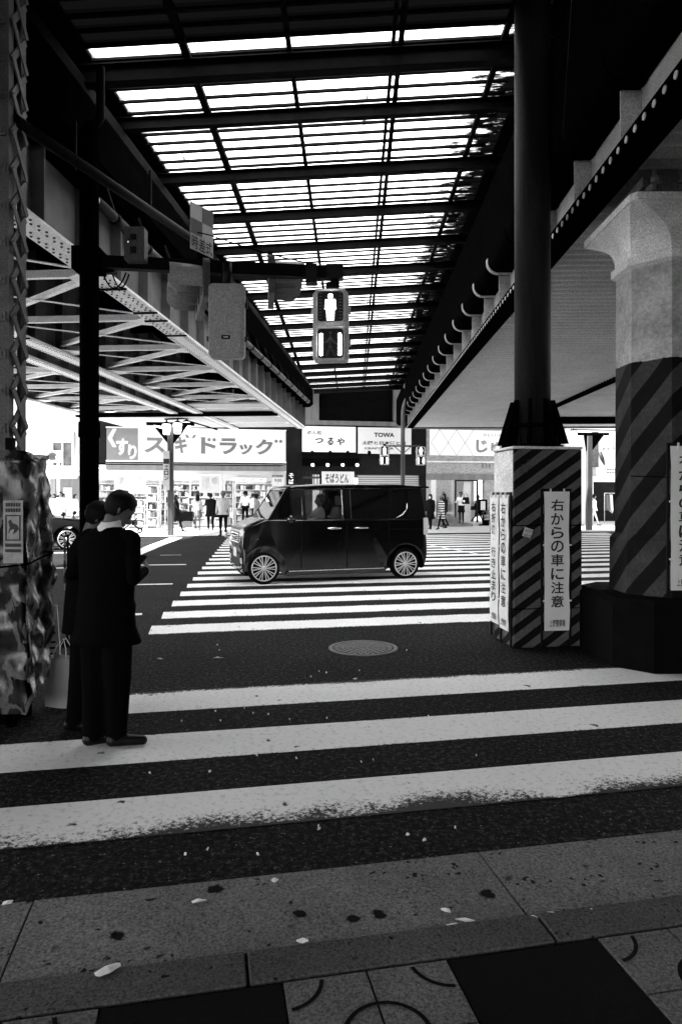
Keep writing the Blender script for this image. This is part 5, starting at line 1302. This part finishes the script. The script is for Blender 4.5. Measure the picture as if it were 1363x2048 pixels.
part('lettering', M['ink'], hs, lambda b: (b.box(.0, hw_, -.005, -.001, hz1 - .11, hz1), b.text('9:00', (hw_ * .22, -.006, hz1 - .34), (1, 0, 0), (0, 0, 1), hw_ * .64, .16, .02), b.text('23:00', (hw_ * .1, -.006, hz1 - .70), (1, 0, 0), (0, 0, 1), hw_ * .78, .16, .02), b.text('/', (hw_ * .45, -.006, hz1 - .48), (1, 0, 0), (0, 0, 1), .05, .1)), recalc=False)
part('heading', M['lightbox'], hs, lambda b: b.text('スギドラッグ', (hw_ * .06, -.009, hz1 - .095), (1, 0, 0), (0, 0, 1), hw_ * .88, .08, .01), recalc=False)
of = thing('door_banner', 'white banner printed OFF above the drugstore entrance', 'banner', S(FS(470, PF - .15), PF - .15, 0), ANG)
ow = FS(532, PF - .15) - FS(470, PF - .15)
part('panel', M['white'], of, lambda b: b.box(0, ow, 0, .03, 2.22, 2.44))
part('lettering', plain('pale_lettering', .3, .6, .05), of, lambda b: [b.text('OFF', (ow * q, -.005, 2.26), (1, 0, 0), (0, 0, 1), ow * .14, .13, .01) for q in (.2, .48, .76)], recalc=False)
# display racks with goods
def rack(label, px0, px1, top_py, p, dark=False, rows=4):
    s0 = FS(px0, p); w = FS(px1, p) - s0; z1 = FZ(px0, top_py, p)
    t = thing('display_rack', label, 'display rack', S(s0, p, .03), ANG, 'racks of goods in front of the drugstore')
    part('frame', M['white'] if not dark else M['wallgrey'], t, lambda b: (b.box(0, .04, 0, .4, 0, z1), b.box(w - .04, w, 0, .4, 0, z1), b.box(.041, w - .041, .36, .4, 0, z1), [b.box(.041, w - .041, .0, .359, .12 + q * (z1 - .15) / rows, .15 + q * (z1 - .15) / rows) for q in range(rows + 1)]))
    for q in range(rows):
        def goods(b, q=q):
            zz = .151 + q * (z1 - .15) / rows; hh = (z1 - .15) / rows - .04; x = .06; rr = random.Random(q * 31 + int(px0))
            while x < w - .14:
                ww = rr.uniform(.06, .13); b.use(M[rr.choice(['white', 'lightcloth', 'midcloth', 'offwhite', 'ink', 'white'])]); b.box(x, x + ww, rr.uniform(.02, .06), .3, zz, zz + hh * rr.uniform(.55, .92)); x += ww + rr.uniform(.008, .03)
        part('goods_row', M['white'], t, goods)
rack('wide rack of small boxes left of the drugstore entrance behind the stroller', 256, 290, 1000, PF - .5)
rack('tall narrow rack of packets beside the wide one', 293, 316, 972, PF - .5, rows=5)
rack('rack of bottles behind the woman in plaid skirt', 376, 442, 996, PF - .3, rows=4)
rack('rack of snacks just left of the drugstore entrance', 447, 466, 955, PF + .3, rows=7)
rack('round topped rack of packets right of the drugstore entrance', 528, 543, 985, PF - .2, rows=5)
for (pp, q0, q1) in ((PF + 2.2, 175, 240), (PF + 3.4, 330, 440), (PF + 5, 470, 560), (PF + 4.2, 240, 330)):
    rack('white shelf unit inside the drugstore, bay %s' % {175: 'behind the left window', 330: 'in the middle of the hall', 470: 'behind the entrance', 240: 'behind the tall narrow rack'}[q0], q0, q1, 968, pp, rows=6)

# ---- noodle shop and the closed bar
nb, n0 = shop('noodle_shop', 'dark noodle shop front with small spot lamps', 572.5)
nx = lambda px: FS(px, PF) - n0
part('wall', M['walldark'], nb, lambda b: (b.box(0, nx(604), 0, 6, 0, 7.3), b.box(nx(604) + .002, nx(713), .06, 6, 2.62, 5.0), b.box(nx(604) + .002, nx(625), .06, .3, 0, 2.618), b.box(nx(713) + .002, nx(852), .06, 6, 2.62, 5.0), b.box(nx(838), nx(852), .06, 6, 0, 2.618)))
part('timber_front', M['black'], nb, lambda b: (b.box(nx(604), nx(716), -.25, .05, FZ(660, 932, PF), FZ(660, 917, PF)), b.box(nx(640), nx(643), .0, .2, 0, 2.6)))
part('upper_boarding', M['wallgrey'], nb, lambda b: (b.box(nx(604) + .002, nx(638), .02, .5, 5.002, 7.3), b.box(nx(788), nx(803), .02, .5, 5.002, 7.3), b.box(nx(604) + .002, nx(803), -.03, .6, FZ(700, 851, PF), FZ(700, 842, PF)), [b.box(nx(q), nx(q) + .02, .0, .018, 5.0, 7.3) for q in range(606, 638, 5)]))
part('corner_wall', M['walldark'], nb, lambda b: b.box(nx(803) + .003, nx(852), .06, 6, 5.003, 7.3))
part('upper_window', M['deck'], nb, lambda b: b.box(nx(638) + .003, nx(788) - .003, .3, .5, 5.002, 7.3))
part('lattice_window', M['softglow'], nb, lambda b: (b.box(nx(606), nx(639), .1, .2, 1.9, FZ(622, 942, PF)), b.use(M['ink']), [b.box(nx(q), nx(q) + .04, .06, .099, 1.9, FZ(622, 942, PF)) for q in (606, 613, 620, 627, 634)], b.box(nx(606), nx(639), .05, .09, FZ(622, 957, PF), FZ(622, 953, PF))))
part('noren_curtain', M['softglow'], nb, lambda b: b.box(nx(643), nx(708), .0, .03, FZ(670, 968, PF), FZ(670, 943, PF)))  # shop light put into the cloth as a glow
part('noren_lettering', M['ink'], nb, lambda b: (b.text('そばうどん', (nx(650), -.006, FZ(670, 966, PF)), (1, 0, 0), (0, 0, 1), nx(697) - nx(650), FZ(670, 947, PF) - FZ(670, 966, PF), .03), ), recalc=False)
part('shutter', M['shutter'], nb, lambda b: b.box(nx(716), nx(838), .10, .16, 0, FZ(770, 936, PF)))
part('doorway', M['softglow'], nb, lambda b: b.box(nx(625), nx(713), 1.4, 1.45, .03, 2.4))  # glowing sheet stands in for the lit room behind
ns = thing('noodle_shop_sign', 'white lit noodle shop sign with brush lettering', 'shop sign', S(FS(605, PF - .2), PF - .2, 0), ANG)
w_ = FS(711, PF - .2) - FS(605, PF - .2); z0, z1 = FZ(660, 904, PF - .2), FZ(660, 853, PF - .2)
part('lightbox', M['lightbox'], ns, lambda b: b.box(0, w_, 0, .18, z0, z1)); part('frame', M['black'], ns, lambda b: (b.box(-.04, w_ + .04, .002, .2, z0 - .05, z0 - .001), b.box(-.04, w_ + .04, .002, .2, z1 + .001, z1 + .04), b.box(w_ + .001, w_ + .05, .002, .2, z0, z1)))
hh = z1 - z0
part('lettering', M['ink'], ns, lambda b: (b.text('めん処', (w_ * .08, -.008, z0 + hh * .67), (1, 0, 0), (0, 0, 1), w_ * .27, hh * .17, .02, .15), b.text('つ', (w_ * .22, -.008, z0 + hh * .34), (1, 0, 0), (0, 0, 1), w_ * .16, hh * .20, .045, .1), b.text('る', (w_ * .45, -.008, z0 + hh * .27), (1, 0, 0), (0, 0, 1), w_ * .12, hh * .30, .04, .1), b.text('や', (w_ * .63, -.008, z0 + hh * .26), (1, 0, 0), (0, 0, 1), w_ * .15, hh * .30, .04, .1)), recalc=False)
part('seal_mark', M['signgrey'], ns, lambda b: [b.box(w_ * .84 + i * .06, w_ * .84 + i * .06 + .045, -.006, -.001, z0 + hh * .2 + j * .06, z0 + hh * .2 + j * .06 + .01) for i in range(3) for j in range(4)])
tw = thing('bar_sign', 'grey slatted sign board reading TOWA above the closed shutter', 'shop sign', S(FS(715, PF - .2), PF - .2, 0), ANG)
w2 = FS(822, PF - .2) - FS(715, PF - .2)
part('board', M['towa'], tw, lambda b: b.box(.02, w2, 0, .12, z0 - .05, z1))
part('lettering', M['ink'], tw, lambda b: (b.text('TOWA', (w2 * .30, -.008, z0 + hh * .62), (1, 0, 0), (0, 0, 1), w2 * .38, hh * .18, .04), b.text('土陽と日本酒と肴', (w2 * .08, -.008, z0 + hh * .32), (1, 0, 0), (0, 0, 1), w2 * .82, hh * .14, .03), b.text('CRAFT BEER', (w2 * .12, -.008, z0 + hh * .13), (1, 0, 0), (0, 0, 1), w2 * .55, hh * .08, .03)), recalc=False)
for q, px in enumerate((624, 660, 695, 738)):
    t = thing('spot_lamp', 'small dark sign lamp on an arm below the shop signs', 'lamp', P(px, 906, FD(px, PF - .5)), 0, 'sign lamps under the shop signs')
    part('arm', M['black'], t, lambda b: (b.tube([(0, 0, 0), (0, .3, -.1)], .02, 6), b.ell((0, -.02, .02), (.09, .08, .10), 10, 7)))
for q, px in enumerate((625, 655, 685, 714)):
    t = thing('wall_lamp', 'small glowing spot lamp over the noodle shop front', 'lamp', P(px, 930, FD(px, PF - .4)), 0, 'glowing spot lamps over the noodle shop')
    part('bulb', M['lamp'], t, lambda b: b.ell((0, -.03, 0), (.075, .06, .075), 10, 7)); part('base', M['black'], t, lambda b: b.tube([(0, .03, .0), (.05, .16, .1)], .04, 8))
vs = thing('vertical_sign', 'narrow dark vertical sign with white brush marks beside the noodle shop', 'sign', S(FS(574, PF - .12), PF - .12, 0), ANG)
vw = FS(590, PF - .12) - FS(574, PF - .12)
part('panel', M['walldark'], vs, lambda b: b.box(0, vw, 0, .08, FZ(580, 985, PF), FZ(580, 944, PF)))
part('lettering', M['white'], vs, lambda b: [b.text(c, (vw * .2, -.006, FZ(580, y, PF)), (1, 0, 0), (0, 0, 1), vw * .6, .24, .03) for c, y in (('そ', 956), ('ば', 968), ('処', 981))], recalc=False)

# ---- restaurant
rs, r0 = shop('restaurant_building', 'pale brick restaurant building right of the van', 852.5)
rx = lambda px: FS(px, PF) - r0
RWID = rx(1128)
Zb, Zl = FZ(900, 948, PF), FZ(900, 941, PF)
part('wall', M['brick'], rs, lambda b: (b.box(0, RWID, 0, .3, Zb, FZ(900, 858, PF)), b.box(0, rx(861), 0, .3, 0, Zb - .002), b.box(rx(968), rx(984), 0, .3, 0, Zb - .002), b.box(rx(984) + .002, RWID, 0, .3, 0, Zb - .002), b.box(0, RWID, .302, 7, FZ(900, 905, PF), FZ(900, 858, PF))))
part('upper_wall', M['wallgrey'], rs, lambda b: b.box(0, RWID, 0, 7, FZ(900, 858, PF) + .002, 7.3))
part('ledge', M['conc'], rs, lambda b: b.box(-.0, RWID, -.08, -.002, FZ(900, 925, PF), FZ(900, 922, PF)))
part('lintel', M['wallgrey'], rs, lambda b: b.box(.01, RWID, -.05, .28, Zb - .30, Zb - .004))
part('inner_wall', M['shopwall'], rs, lambda b: (b.box(.01, rx(984), 2.5, 2.6, 0, 2.8), b.box(.01, rx(984), .31, 2.49, 2.62, 2.7)))
part('ceiling_lamp', M['shoplamp'], rs, lambda b: (b.box(rx(866), rx(905), .8, 1.0, 2.56, 2.60), b.box(rx(915), rx(945), .8, 1.0, 2.56, 2.60)))
part('display_window', M['glass'], rs, lambda b: b.box(rx(862), rx(908), .06, .08, .5, Zb - .31))
part('display_plinth', M['wallgrey'], rs, lambda b: (b.box(rx(862), rx(910), -.5, .3, 0.03, .45), b.box(rx(862), rx(926), -1.3, -.502, .03, .18)))
part('menu_display', M['goods'], rs, lambda b: b.box(rx(876), rx(906), .3, .45, .5, 2.4))
part('menu_banner', M['softglow'], rs, lambda b: b.box(rx(862), rx(874), .2, .25, .5, 2.4))  # banner glows, shop light put into its surface
part('door_frame', M['trim'], rs, lambda b: (b.box(rx(910), rx(912), .0, .1, .18, 2.45), b.box(rx(953), rx(956), .0, .1, .18, 2.45), b.box(rx(912), rx(953), .0, .1, 2.32, 2.45)))
part('door', M['offwhite'], rs, lambda b: b.box(rx(928), rx(943), .12, .16, .18, 2.3))
part('door_step', M['pave'], rs, lambda b: b.box(rx(910), rx(968), -.45, 2.4, .03, .16))
part('house_number', M['signgrey'], rs, lambda b: b.text('8 3 6', (rx(962), -.02, FZ(970, 935, PF)), (1, 0, 0), (0, 0, 1), rx(980) - rx(962), .22, .02), recalc=False)
rg = thing('restaurant_sign', 'white backlit restaurant sign with diamond line pattern', 'shop sign', S(FS(860, PF - .12), PF - .12, 0), ANG)
w3 = FS(1120, PF - .12) - FS(860, PF - .12); q0, q1 = FZ(900, 910.5, PF - .12), FZ(900, 859.5, PF - .12); hq = q1 - q0
part('lightbox', M['lightbox'], rg, lambda b: b.box(0, w3, 0, .11, q0, q1))
gx = lambda px: FS(px, PF - .12) - FS(860, PF - .12)
def diam(b):
    ux = gx(895.5) - gx(861.5); a0 = gx(861.5)
    for k in range(3):
        a = a0 + k * ux; 
        for (x0, z0_, x1, z1_) in ((a, .5, a + ux / 2, 1), (a, .5, a + ux / 2, 0), (a + ux / 2, 1, a + ux, .5), (a + ux / 2, 0, a + ux, .5)):
            if k == 2 and x0 > a: continue
            b.bar((x0, -.006, q0 + z0_ * hq), (x1, -.006, q0 + z1_ * hq), .006, .03, (0, 1, 0)) if False else b.bar((x0, -.006, q0 + z0_ * hq), (x1, -.006, q0 + z1_ * hq), .022, .004, (0, -1, 0))
part('diamond_line', M['ink'], rg, diam)
part('lettering', M['signgrey'], rg, lambda b: b.text('RESTAURANT', (gx(967), -.01, q0 + hq * .76), (1, 0, 0), (0, 0, 1), gx(1045) - gx(967), hq * .12, .0), recalc=False)
part('name_lettering', plain('pale_grey_lettering', .2, .6, .05), rg, lambda b: b.text('じゅらく', (gx(951), -.01, q0 + hq * .1), (1, 0, 0), (0, 0, 1), gx(1060) - gx(951), hq * .56, .05), recalc=False)
ms = thing('menu_stand', 'black menu stand by the restaurant wall', 'menu stand', S(FS(966, PF - .5), PF - .5, .03), ANG)
part('board', M['black'], ms, lambda b: (b.box(-.22, .22, 0, .06, .55, 1.35), b.box(-.25, .25, -.1, .2, 0, .06), b.box(-.04, .04, 0, .05, .06, .55))); part('menu_sheet', M['offwhite'], ms, lambda b: b.box(-.15, .1, -.006, -.001, .8, 1.25))
pt = thing('potted_plant', 'small dark potted plant beside the menu stand', 'plant', S(FS(972, PF - .6), PF - .6, .03), ANG)
part('pot', M['black'], pt, lambda b: b.lathe([(.13, 0), (.17, .28), (.15, .28), (.14, .25)], 14))
def leaves(b):
    rr = random.Random(4)
    for k in range(90):
        c = Vector((rr.gauss(0, .12), rr.gauss(0, .12), .32 + rr.random() * .45)); a = rr.uniform(0, 6.28); d = Vector((math.cos(a), math.sin(a), rr.uniform(-.3, .8))) * .09; n = d.orthogonal().normalized() * .03
        b.quad(c, c + d * .5 + n, c + d, c + d * .5 - n)
part('foliage', plain('leaf', .07, .6, .4), pt, leaves)

# ---- right hand shops seen between the pier and the pillar
PR = PF + 2.2
wr, w0 = shop('souvenir_shop', 'white fronted souvenir shop at the far right', 1130)
wr.location = S(FS(1130, PR), PR, 0); wx = lambda px: FS(px, PR) - FS(1130, PR)
part('wall', M['wallwhite'], wr, lambda b: (b.box(0, wx(1400), 0, .3, FZ(1200, 950, PR), 7.2), b.box(0, wx(1186), 0, .3, 0, FZ(1200, 950, PR) - .002), b.box(wx(1186), wx(1400), 4, 4.2, 0, 3)))
part('awning', M['offwhite'], wr, lambda b: b.box(wx(1182), wx(1400), -.45, -.002, FZ(1200, 952, PR), FZ(1200, 935, PR)), bevel=.02)
part('awning_lettering', M['signgrey'], wr, lambda b: [b.box(wx(1204) + k * .16, wx(1204) + k * .16 + .11, -.456, -.451, FZ(1200, 947 - 6 * j, PR), FZ(1200, 944 - 6 * j, PR)) for k in range(14) for j in (0, 1)])
part('interior', M['walldark'], wr, lambda b: b.box(wx(1190), wx(1400), 1.6, 1.7, 0.03, 2.4))
part('cable_conduit', M['ink'], wr, lambda b: b.box(wx(1140), wx(1300), -.04, -.01, FZ(1200, 861, PR), FZ(1200, 859, PR)))
bn = thing('photo_banner', 'dark vertical picture banner on the white shop wall', 'banner', S(FS(1184, PR - .1), PR - .1, 0), ANG)
part('panel', M['picture'], bn, lambda b: b.box(0, FS(1196, PR) - FS(1184, PR), 0, .05, FZ(1190, 934, PR), FZ(1190, 864, PR)))
mu = thing('mural_sign', 'white sign with plain rounded animal shapes on the souvenir shop', 'sign', S(FS(1197, PR - .1), PR - .1, 0), ANG)
mw = FS(1330, PR) - FS(1197, PR)
part('panel', M['white'], mu, lambda b: b.box(0, mw, .02, .06, FZ(1210, 933, PR), FZ(1210, 866, PR)))
def blob(b):
    for (x, py, r) in ((.32, 898, .10), (.58, 898, .10), (.95, 896, .10), (1.22, 897, .10)): b.ell((x, .0, FZ(1210, py, PR)), (r * .6, .012, r * .55), 12, 8)
    b.tube([(.06, .0, FZ(1210, 905, PR)), (.22, .0, FZ(1210, 918, PR)), (.36, .0, FZ(1210, 930, PR))], [.10, .12, .04], 10)
part('shape', M['ink'], mu, blob)
def rail(label, px, n, seed):
    t = thing('clothes_rail', label, 'clothes rail', S(FS(px, PR - .5), PR - .5, .03), ANG)
    part('rail', M['chrome'], t, lambda b: (b.tube([(0, 0, 0), (0, 0, 1.7)], .02, 6), b.tube([(1.3, 0, 0), (1.3, 0, 1.7)], .02, 6), b.tube([(0, 0, 1.68), (1.3, 0, 1.68)], .02, 6)))
    rr = random.Random(seed)
    for k in range(n):
        x = .08 + k * 1.15 / n
        part('garment', M[rr.choice(['darkcloth', 'midcloth', 'lightcloth', 'darkcloth', 'white'])], t, lambda b, x=x: b.hexa([(x, -.2, .7 + rr.uniform(-.2, .3)), (x + .06, -.22, .7), (x + .06, .22, .7), (x, .2, .7)], [(x, -.15, 1.6), (x + .04, -.15, 1.6), (x + .04, .15, 1.6), (x, .15, 1.6)]))
rail('clothes rail with dark and pale garments outside the souvenir shop', 1208, 12, 3)

# ---- white building at far left
PL = PF + 3.5
wb, b0 = shop('white_building', 'white rendered corner building with a bay window at far left', 20); wb.location = S(FS(-160, PL), PL, 0); bx = lambda px: FS(px, PL) - FS(-160, PL)
part('wall', M['wallwhite'], wb, lambda b: (b.box(0, bx(164), 0, 6, 2.6, 8), b.box(0, bx(95), .0, 6, 0, 2.598), b.box(bx(95), bx(164), .9, 6, 0, 2.598)))
def win(b):
    a, c, z0_, z1_ = bx(104), bx(149), FZ(120, 935, PL), FZ(120, 862, PL)
    b.box(a, c, -.25, -.002, z1_ - .12, z1_); b.box(a, a + .09, -.25, -.002, z0_, z1_ - .122); b.box(c - .09, c, -.25, -.002, z0_, z1_ - .122); b.box(a + .092, c - .092, -.25, -.002, z0_, z0_ + .08); b.box((a + c) / 2 - .03, (a + c) / 2 + .03, -.22, -.01, z0_ + .082, z1_ - .6)
    b.box(a + .092, c - .092, -.20, -.01, z1_ - .60, z1_ - .124)
wf = part('window', M['white'], wb, win)
part('pane', plain('dusky_glass', .12, .15, .5, 3), wf, lambda b: b.box(bx(104) + .1, bx(149) - .1, -.12, -.1, FZ(120, 935, PL) + .09, FZ(120, 862, PL) - .62))
part('awning', M['offwhite'], wb, lambda b: b.hexa([(bx(104), -.9, FZ(120, 958, PL)), (bx(160), -.9, FZ(120, 958, PL)), (bx(160), -.002, FZ(120, 946, PL)), (bx(104), -.002, FZ(120, 946, PL))], [(bx(104), -.9, FZ(120, 958, PL) + .08), (bx(160), -.9, FZ(120, 958, PL) + .08), (bx(160), -.002, FZ(120, 940, PL)), (bx(104), -.002, FZ(120, 940, PL))]))
part('shop_front', M['wallgrey'], wb, lambda b: (b.box(bx(105), bx(160), .6, .85, 0, 2.58), b.use(M['softglow']), b.box(bx(122), bx(140), .5, .59, .2, 2.0)))  # inner panel glows in place of a lit interior
ac = thing('air_conditioner', 'white outdoor air conditioner unit on the white building', 'air conditioner', S(FS(94, PL - .3), PL - .3, FZ(100, 925, PL)), ANG)
part('case', M['white'], ac, lambda b: b.box(0, .75, -.1, .28, 0, .58), bevel=.02); part('fan_grille', M['signgrey'], ac, lambda b: [b.lathe([(r, -.106), (r + .012, -.112), (r + .012, -.104)], 20, (.27, 0, .29), 'y') for r in (.06, .11, .16, .21)])
dp = thing('drain_pipe', 'slim white pole standing before the white building', 'pole', S(FS(117, PL - 1.2), PL - 1.2, .02), ANG)
part('pipe', M['white'], dp, lambda b: (b.tube([(0, 0, 0), (0, 0, 3.4)], .06, 10), b.ell((0, 0, 3.45), (.12, .12, .12), 10, 7)))

# ---- street posts with lamps
def post(label, px, py, d, w, right):
    g = Vector(((px - PX) / F * d, d, .03)); t = thing('street_post', label, 'post', g, ANG * .5)
    part('post', M['grey'], t, lambda b: b.rbox(-w / 2, w / 2, -w / 2, w / 2, 0, 4.22, .03, 3, 'z'))
    part('bracket', M['black'], t, lambda b: (b.prism([(-w / 2 - (.55 if right < 0 else .1), 4.25), (-w / 2, 3.55), (w / 2, 3.55), (w / 2 + .55, 4.25)], 'y', -.07, .07), b.box(-.9, .9, -.1, .1, 4.25, 4.36)))
    return t, g
p1, g1 = post('grey square street post before the drugstore with a banner on it', 341, 1073, 26.3, .22, -1)
part('arm_lamp', M['lamp'], p1, lambda b: b.hexa([(-.62, -.1, 4.18), (-.1, -.1, 4.08), (-.1, .1, 4.08), (-.62, .1, 4.18)], [(-.62, -.1, 4.24), (-.1, -.1, 4.16), (-.1, .1, 4.16), (-.62, .1, 4.24)]))
p2, g2 = post('grey square street post right of the striped pier', 1177, 1060, 30.6, .24, 1)
bn = thing('post_banner', 'narrow white banner strapped to the left street post', 'banner', g1 + Vector((-.12, -.16, 0)), ANG * .5)
part('sheet', M['offwhite'], bn, lambda b: b.box(-.12, .12, -.02, .0, 1.75, 3.25)); part('lettering', M['ink'], bn, lambda b: (b.box(-.11, .11, -.026, -.022, 2.75, 2.95), [b.text(c, (-.085, -.028, z), (1, 0, 0), (0, 0, 1), .17, .17, .03) for c, z in (('エ', 2.52), ('ロ', 2.32), ('ン', 2.12))]), recalc=False)
def lantern(label, loc):
    t = thing('street_lantern', label, 'lantern', loc, 0, 'white street lanterns')
    part('glass', M['lamp'], t, lambda b: b.lathe([(.12, -.25), (.17, .1), (.16, .14)], 12)); part('cap', M['trim'], t, lambda b: (b.lathe([(.19, .141), (.10, .22), (.02, .26)], 12), b.tube([(0, 0, .25), (0, 0, .36)], .03, 8)))
lantern('white street lantern left of the post before the drugstore', P(333, 856, 26.2)); lantern('white street lantern close at the right of the left post', P(355, 854, 26.1)); lantern('white street lantern further right of the left post', P(373, 852, 26.5))
lantern('white street lantern beside the column base at right', P(1146, 869, 30.0))
t = thing('lantern_bracket', 'dark bar carrying the lanterns at the left post', 'bracket', P(355, 840, 26.3), 0)
part('bar', M['black'], t, lambda b: (b.bar((-.5, 0, .03), (.4, 0, .06), .05, .05), b.bar((.3, 0, .0), (1.5, .3, -.35), .05, .05)))

# ---- stroller, trolley, bags
st = thing('stroller', 'folding baby stroller parked before the drugstore racks', 'stroller', at(262, 1066, pz), ANG)
part('frame', M['steel'], st, lambda b: (b.tube([(-.45, -.2, .85), (-.1, -.2, .55), (.35, -.2, .12)], .018, 7), b.tube([(-.45, .2, .85), (-.1, .2, .55), (.35, .2, .12)], .018, 7), b.tube([(.25, -.2, .62), (-.32, -.2, .12)], .018, 7), b.tube([(.25, .2, .62), (-.32, .2, .12)], .018, 7), b.tube([(-.45, -.2, .85), (-.45, .2, .85)], .02, 7)))
part('seat', M['darkcloth'], st, lambda b: b.hexa([(-.15, -.18, .35), (.22, -.18, .42), (.22, .18, .42), (-.15, .18, .35)], [(-.28, -.18, .85), (-.1, -.18, .55), (-.1, .18, .55), (-.28, .18, .85)]))
part('hood', M['midcloth'], st, lambda b: b.ell((-.18, 0, .80), (.24, .2, .17), 12, 8))
for x, y in ((.36, -.2), (.36, .2), (-.33, -.2), (-.33, .2)):
    w = part('wheel', M['rubber'], st, lambda b: b.tube([(.085 * math.cos(a), 0, .085 * math.sin(a)) for a in [2 * math.pi * k / 14 for k in range(15)]], .022, 6)); w.location = (x, y, .105)
    part('hub', M['white'], w, lambda b: b.lathe([(.05, -.012), (.05, .012)], 10, (0, 0, 0), 'y'))
tr = thing('trolley_box', 'black crate on a low wheeled trolley by the street post', 'trolley', at(371, 1061, pz), ANG)
part('crate', M['darkcloth'], tr, lambda b: b.box(-.32, .32, -.2, .2, .42, .85)); part('trolley_frame', M['chrome'], tr, lambda b: [b.bar(p, q, .03, .03) for p, q in (((-.33, -.2, 0), (-.33, -.2, .85)), ((.33, -.2, 0), (.33, -.2, .85)), ((-.33, -.2, .12), (.33, -.2, .12)), ((-.33, .2, .12), (.33, .2, .12)), ((-.33, -.2, .41), (.33, -.2, .41)))]); part('lower_crate', M['midcloth'], tr, lambda b: b.box(-.28, .28, -.18, .18, .14, .38))
def handbag(label, loc, w, h, m='darkcloth'):
    t = thing('handbag', label, 'bag', loc, ANG); part('pouch', M[m], t, lambda b: b.hexa([(-w / 2, -.06, 0), (w / 2, -.06, 0), (w / 2, .06, 0), (-w / 2, .06, 0)], [(-w * .4, -.03, h), (w * .4, -.03, h), (w * .4, .03, h), (-w * .4, .03, h)]), bevel=.015)
    part('handle', M[m], t, lambda b: b.tube([(-w * .3, 0, h), (-w * .15, 0, h + .16), (w * .15, 0, h + .16), (w * .3, 0, h)], .012, 6))
handbag('black square bag carried by the woman near the van bonnet', P(522, 1040, 28.6), .42, .42); handbag('black shoulder bag of the woman in white at the restaurant door', P(931, 1008, 34.0), .38, .34); handbag('small black handbag of the striding woman', P(945, 1020, 34.4), .24, .2)
handbag('large black shoulder bag of the man in the wide coat', P(430, 1035, 28.6), .30, .70)

for o in list(bpy.data.objects):
    if o.type == 'MESH' and o.parent is not None and o.name.split('.')[0] in ('gusset_plate', 'pillar', 'wire', 'clip', 'latch', 'window_frame', 'dark_square', 'hatch', 'shelf', 'bracing_diagonal', 'band_wire', 'pier', 'upper_boarding', 'countdown_bar', 'wheel_well', 'door_seam', 'ceiling_lamp', 'shape'):
        loose(o)
